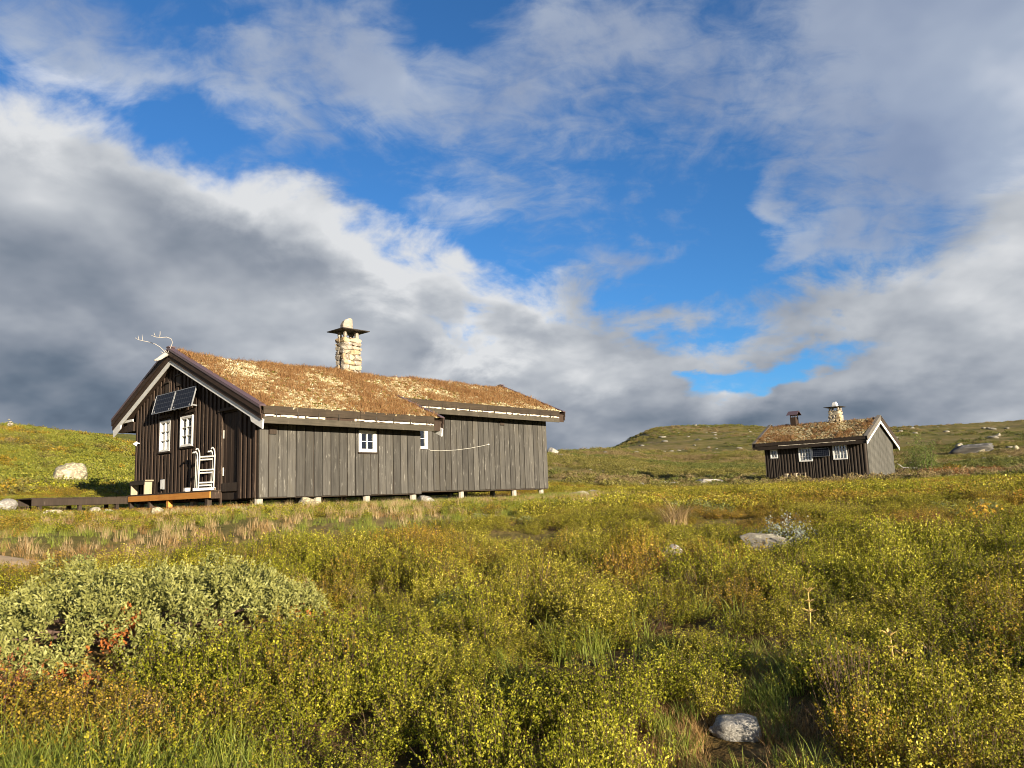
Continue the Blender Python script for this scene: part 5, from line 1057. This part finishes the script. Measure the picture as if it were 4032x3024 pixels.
# --- the juniper
jr = np.random.default_rng(8); jz = tz(*JC); J = empty('juniper_bush', (JC[0], JC[1], jz), JA, 'wide pale silvery-green juniper bush in the left foreground', 'bush')
NC = 1500; cu = jr.uniform(-2.35, 1.95, NC); cv = jr.uniform(-1.3, 1.35, NC); N = NC * 11; u = np.repeat(cu, 11) + jr.normal(0, .028, N); v = np.repeat(cv, 11) + jr.normal(0, .028, N)
wx = JC[0] + u * cos(JA) - v * sin(JA); wy = JC[1] + u * sin(JA) + v * cos(JA); q = jun_q(wx, wy) + .28 * fbm(wx, wy, .7, 3, 123); k = q < 1; u, v, q, wx, wy = u[k], v[k], q[k], wx[k], wy[k]
dome = .50 * np.sqrt(np.clip(1 - q ** 3.2, 0, 1)) * (1 + 1.1 * fbm(wx, wy, .55, 3, 124)) + .16 * fbm(wx, wy, .22, 2, 125); lvl = np.clip(np.repeat(jr.beta(3.2, 1.2, NC), 11)[k] + jr.normal(0, .05, len(u)), .05, 1.05); z = np.maximum(dome * lvl, .02) + terr(wx, wy) - jz
C = np.stack([u, v, z], -1); out = np.stack([u * .35, v * .6, np.full(len(u), .75)], -1) + np.repeat(jr.normal(0, .45, (NC, 3)), 11, 0)[k] + jr.normal(0, .25, (len(u), 3)); out /= np.linalg.norm(out, axis=1)[:, None]
dead = (fbm(wx, wy, .30, 3, 126) + .50 * (.60 - lvl) - .10 * np.clip(v, -1, 1) > .25)
def sprays(C, D, per, ln, wd, g):
    n = len(C); f = np.tile(np.linspace(.1, 1, per), n)[:, None]; c = np.repeat(C, per, 0) + np.repeat(D, per, 0) * f * .085; d = np.repeat(D, per, 0) * .75 + g.normal(0, .55, (n * per, 3)); d /= np.linalg.norm(d, axis=1)[:, None]
    s = np.cross(d, g.normal(0, 1, (n * per, 3))); s /= np.linalg.norm(s, axis=1)[:, None]; l = ln * g.uniform(.7, 1.2, (n * per, 1)); V = np.stack([c - s * wd, c + d * l * .6 - s * wd * .9, c + d * l, c + d * l * .5 + s * wd], 1).reshape(-1, 3)
    tone = np.repeat(np.clip(np.repeat(g.normal(.5, .2, n), per) + np.tile(np.linspace(-.15, .25, per), n), 0, 1), 4); return V, np.arange(4 * n * per).reshape(-1, 4), tone
for nm, sel, mt in (('foliage', ~dead, M['jun']), ('dead_foliage', dead, M['jundead'])):
    V, Fq, T = sprays(C[sel], out[sel], 7, .034, .0075, jr); o = obj(nm, mesh_np(nm, V, Fq, [mt], attr={'tone': T}), None, J)
    if nm == 'dead_foliage': o['label'] = 'rust orange dead sprays'
for i in range(16):
    a = jr.uniform(0, 6.283); rr_ = jr.uniform(.5, 1.0); e = np.array([1.6 * rr_ * cos(a), .95 * rr_ * sin(a), .24]); mb = MB(); mb.tube([(0.1 * cos(a), .1 * sin(a), .0), tuple(e * .5 + np.array([0, 0, .05])), tuple(e)], [.03, .018, .008], 5); obj('branch', mb.mesh('branch'), M['twig'], J)

# --- single plants
def plant(name, label, cat, base, arrays, mat, parts=('leaves', 'stems'), rz=0., group=None):
    V, Fq, T, mi = arrays; o = empty(name, base, rz, label, cat, group)
    for k, (nm, mt) in enumerate(zip(parts, (mat, M['twig']))):
        f = Fq[mi == k]; us = np.unique(f); mp = np.zeros(len(V), int); mp[us] = np.arange(len(us)); obj(nm, mesh_np(nm, V[us], mp[f], [mt], attr={'tone': T[us]}), None, o)
    return o
tx, ty, _ = sight(27.05, .55); plant('willow_tree', 'bushy green willow beside the gable of the small cabin', 'tree', (tx, ty, tz(tx, ty) - .05), shrub_arrays(1.35, 2.9, 38, 105, .085, 611, .28, .22, .022, .5), M['willow'], ('crown', 'trunk'))
tx, ty, _ = sight(28.6, .55); plant('willow_bush', 'small round willow bush right of the green willow', 'bush', (tx, ty, tz(tx, ty) - .05), shrub_arrays(.9, .95, 24, 60, .075, 612, .2, .18, .015, .5), M['b_olive'])
for i, (a, e, h, lab) in enumerate(((28.2, .35, .85, 'rusty red shrub patch below the green willow'), (30.2, .45, .8, 'rusty red shrub patch below the dark outcrop'))):
    tx, ty, _ = sight(a, e); plant('red_shrub', lab, 'shrub', (tx, ty, tz(tx, ty) - .05), shrub_arrays(1.5, h * .8, 40, 40, .06, 620 + i, .2, .16, .01, .5), M['b_red'])
tx, ty, _ = sight(18.6, -4.25); plant('grey_willow', 'silvery grey willow shrub beside the pale smooth rock', 'shrub', (tx, ty, tz(tx, ty)), shrub_arrays(.42, .52, 40, 34, .026, 631, .2, .06, .004, .6), M['silver'])
tx, ty, _ = sight(29.9, -3.1); plant('golden_shrub', 'small shrub with golden leaves at the right edge', 'shrub', (tx, ty, tz(tx, ty) + .12), shrub_arrays(.26, .36, 14, 10, .036, 632, .5, .06, .004, .6), M['gold'])
# pale gentian stalks
def gentian(a, e, h, label, seed):
    x, y, r_ = sight(a, e); g = np.random.default_rng(seed); o = empty('gentian', (x, y, tz(x, y)), g.uniform(0, 6), label, 'plant', 'pale gentian stalks in the shrubs'); mb = MB(); h = h * .54; mb.tube([(0, 0, 0), (.01, 0, h * .5), (.02, .01, h)], [.005, .005, .004], 5); obj('stalk', mb.mesh('stalk'), M['gold2'], o)
    for zf in (.55, .78, 1.0):
        for j in range(5 if zf < 1 else 7):
            an = j * 1.2566 + zf * 3 + g.uniform(-.2, .2); L = .062 * (1.25 - .4 * zf) * g.uniform(.8, 1.2); d = np.array([cos(an), sin(an), 0]); s = np.array([-sin(an), cos(an), 0]) * L * .2; b = np.array([.02 * zf, 0, h * zf]); u = .75 if zf == 1 else .35
            V = [b, b + d * L * .5 + s + np.array([0, 0, L * u * .7]), b + d * L + np.array([0, 0, L * u]), b + d * L * .5 - s + np.array([0, 0, L * u * .7]), b + d * L * .5 + np.array([0, 0, L * u * .55])]
            obj('leaf', mesh_np('leaf', V, [[0, 1, 4], [1, 2, 4], [2, 3, 4], [3, 0, 4]]), M['gold2'], o)
M['gold2'] = plain('withered yellow leaves', (.60, .42, .14), .7, .25, 12)
gentian(24.35, -12.8, .62, 'tall pale yellow gentian stalk in the right foreground', 1); gentian(24.9, -13.3, .48, 'shorter pale gentian stalk just right of the tall one', 2)
gentian(19.45, -9.7, .62, 'pale gentian stalk standing left of the right foreground pair', 3);
# arching tussock of pale grass
tx, ty, _ = sight(11.1, -2.75); V, Fc, T = blades(240, .62, .007, .20, 1.5, 88, 6, 1.1); T_ = empty('grass_tussock', (tx, ty, tz(tx, ty) + .1), 0, 'pale arching grass tussock in the middle of the heath', 'grass'); obj('blades', mesh_np('blades', V, Fc, [M['straw']], attr={'tone': T}), None, T_)
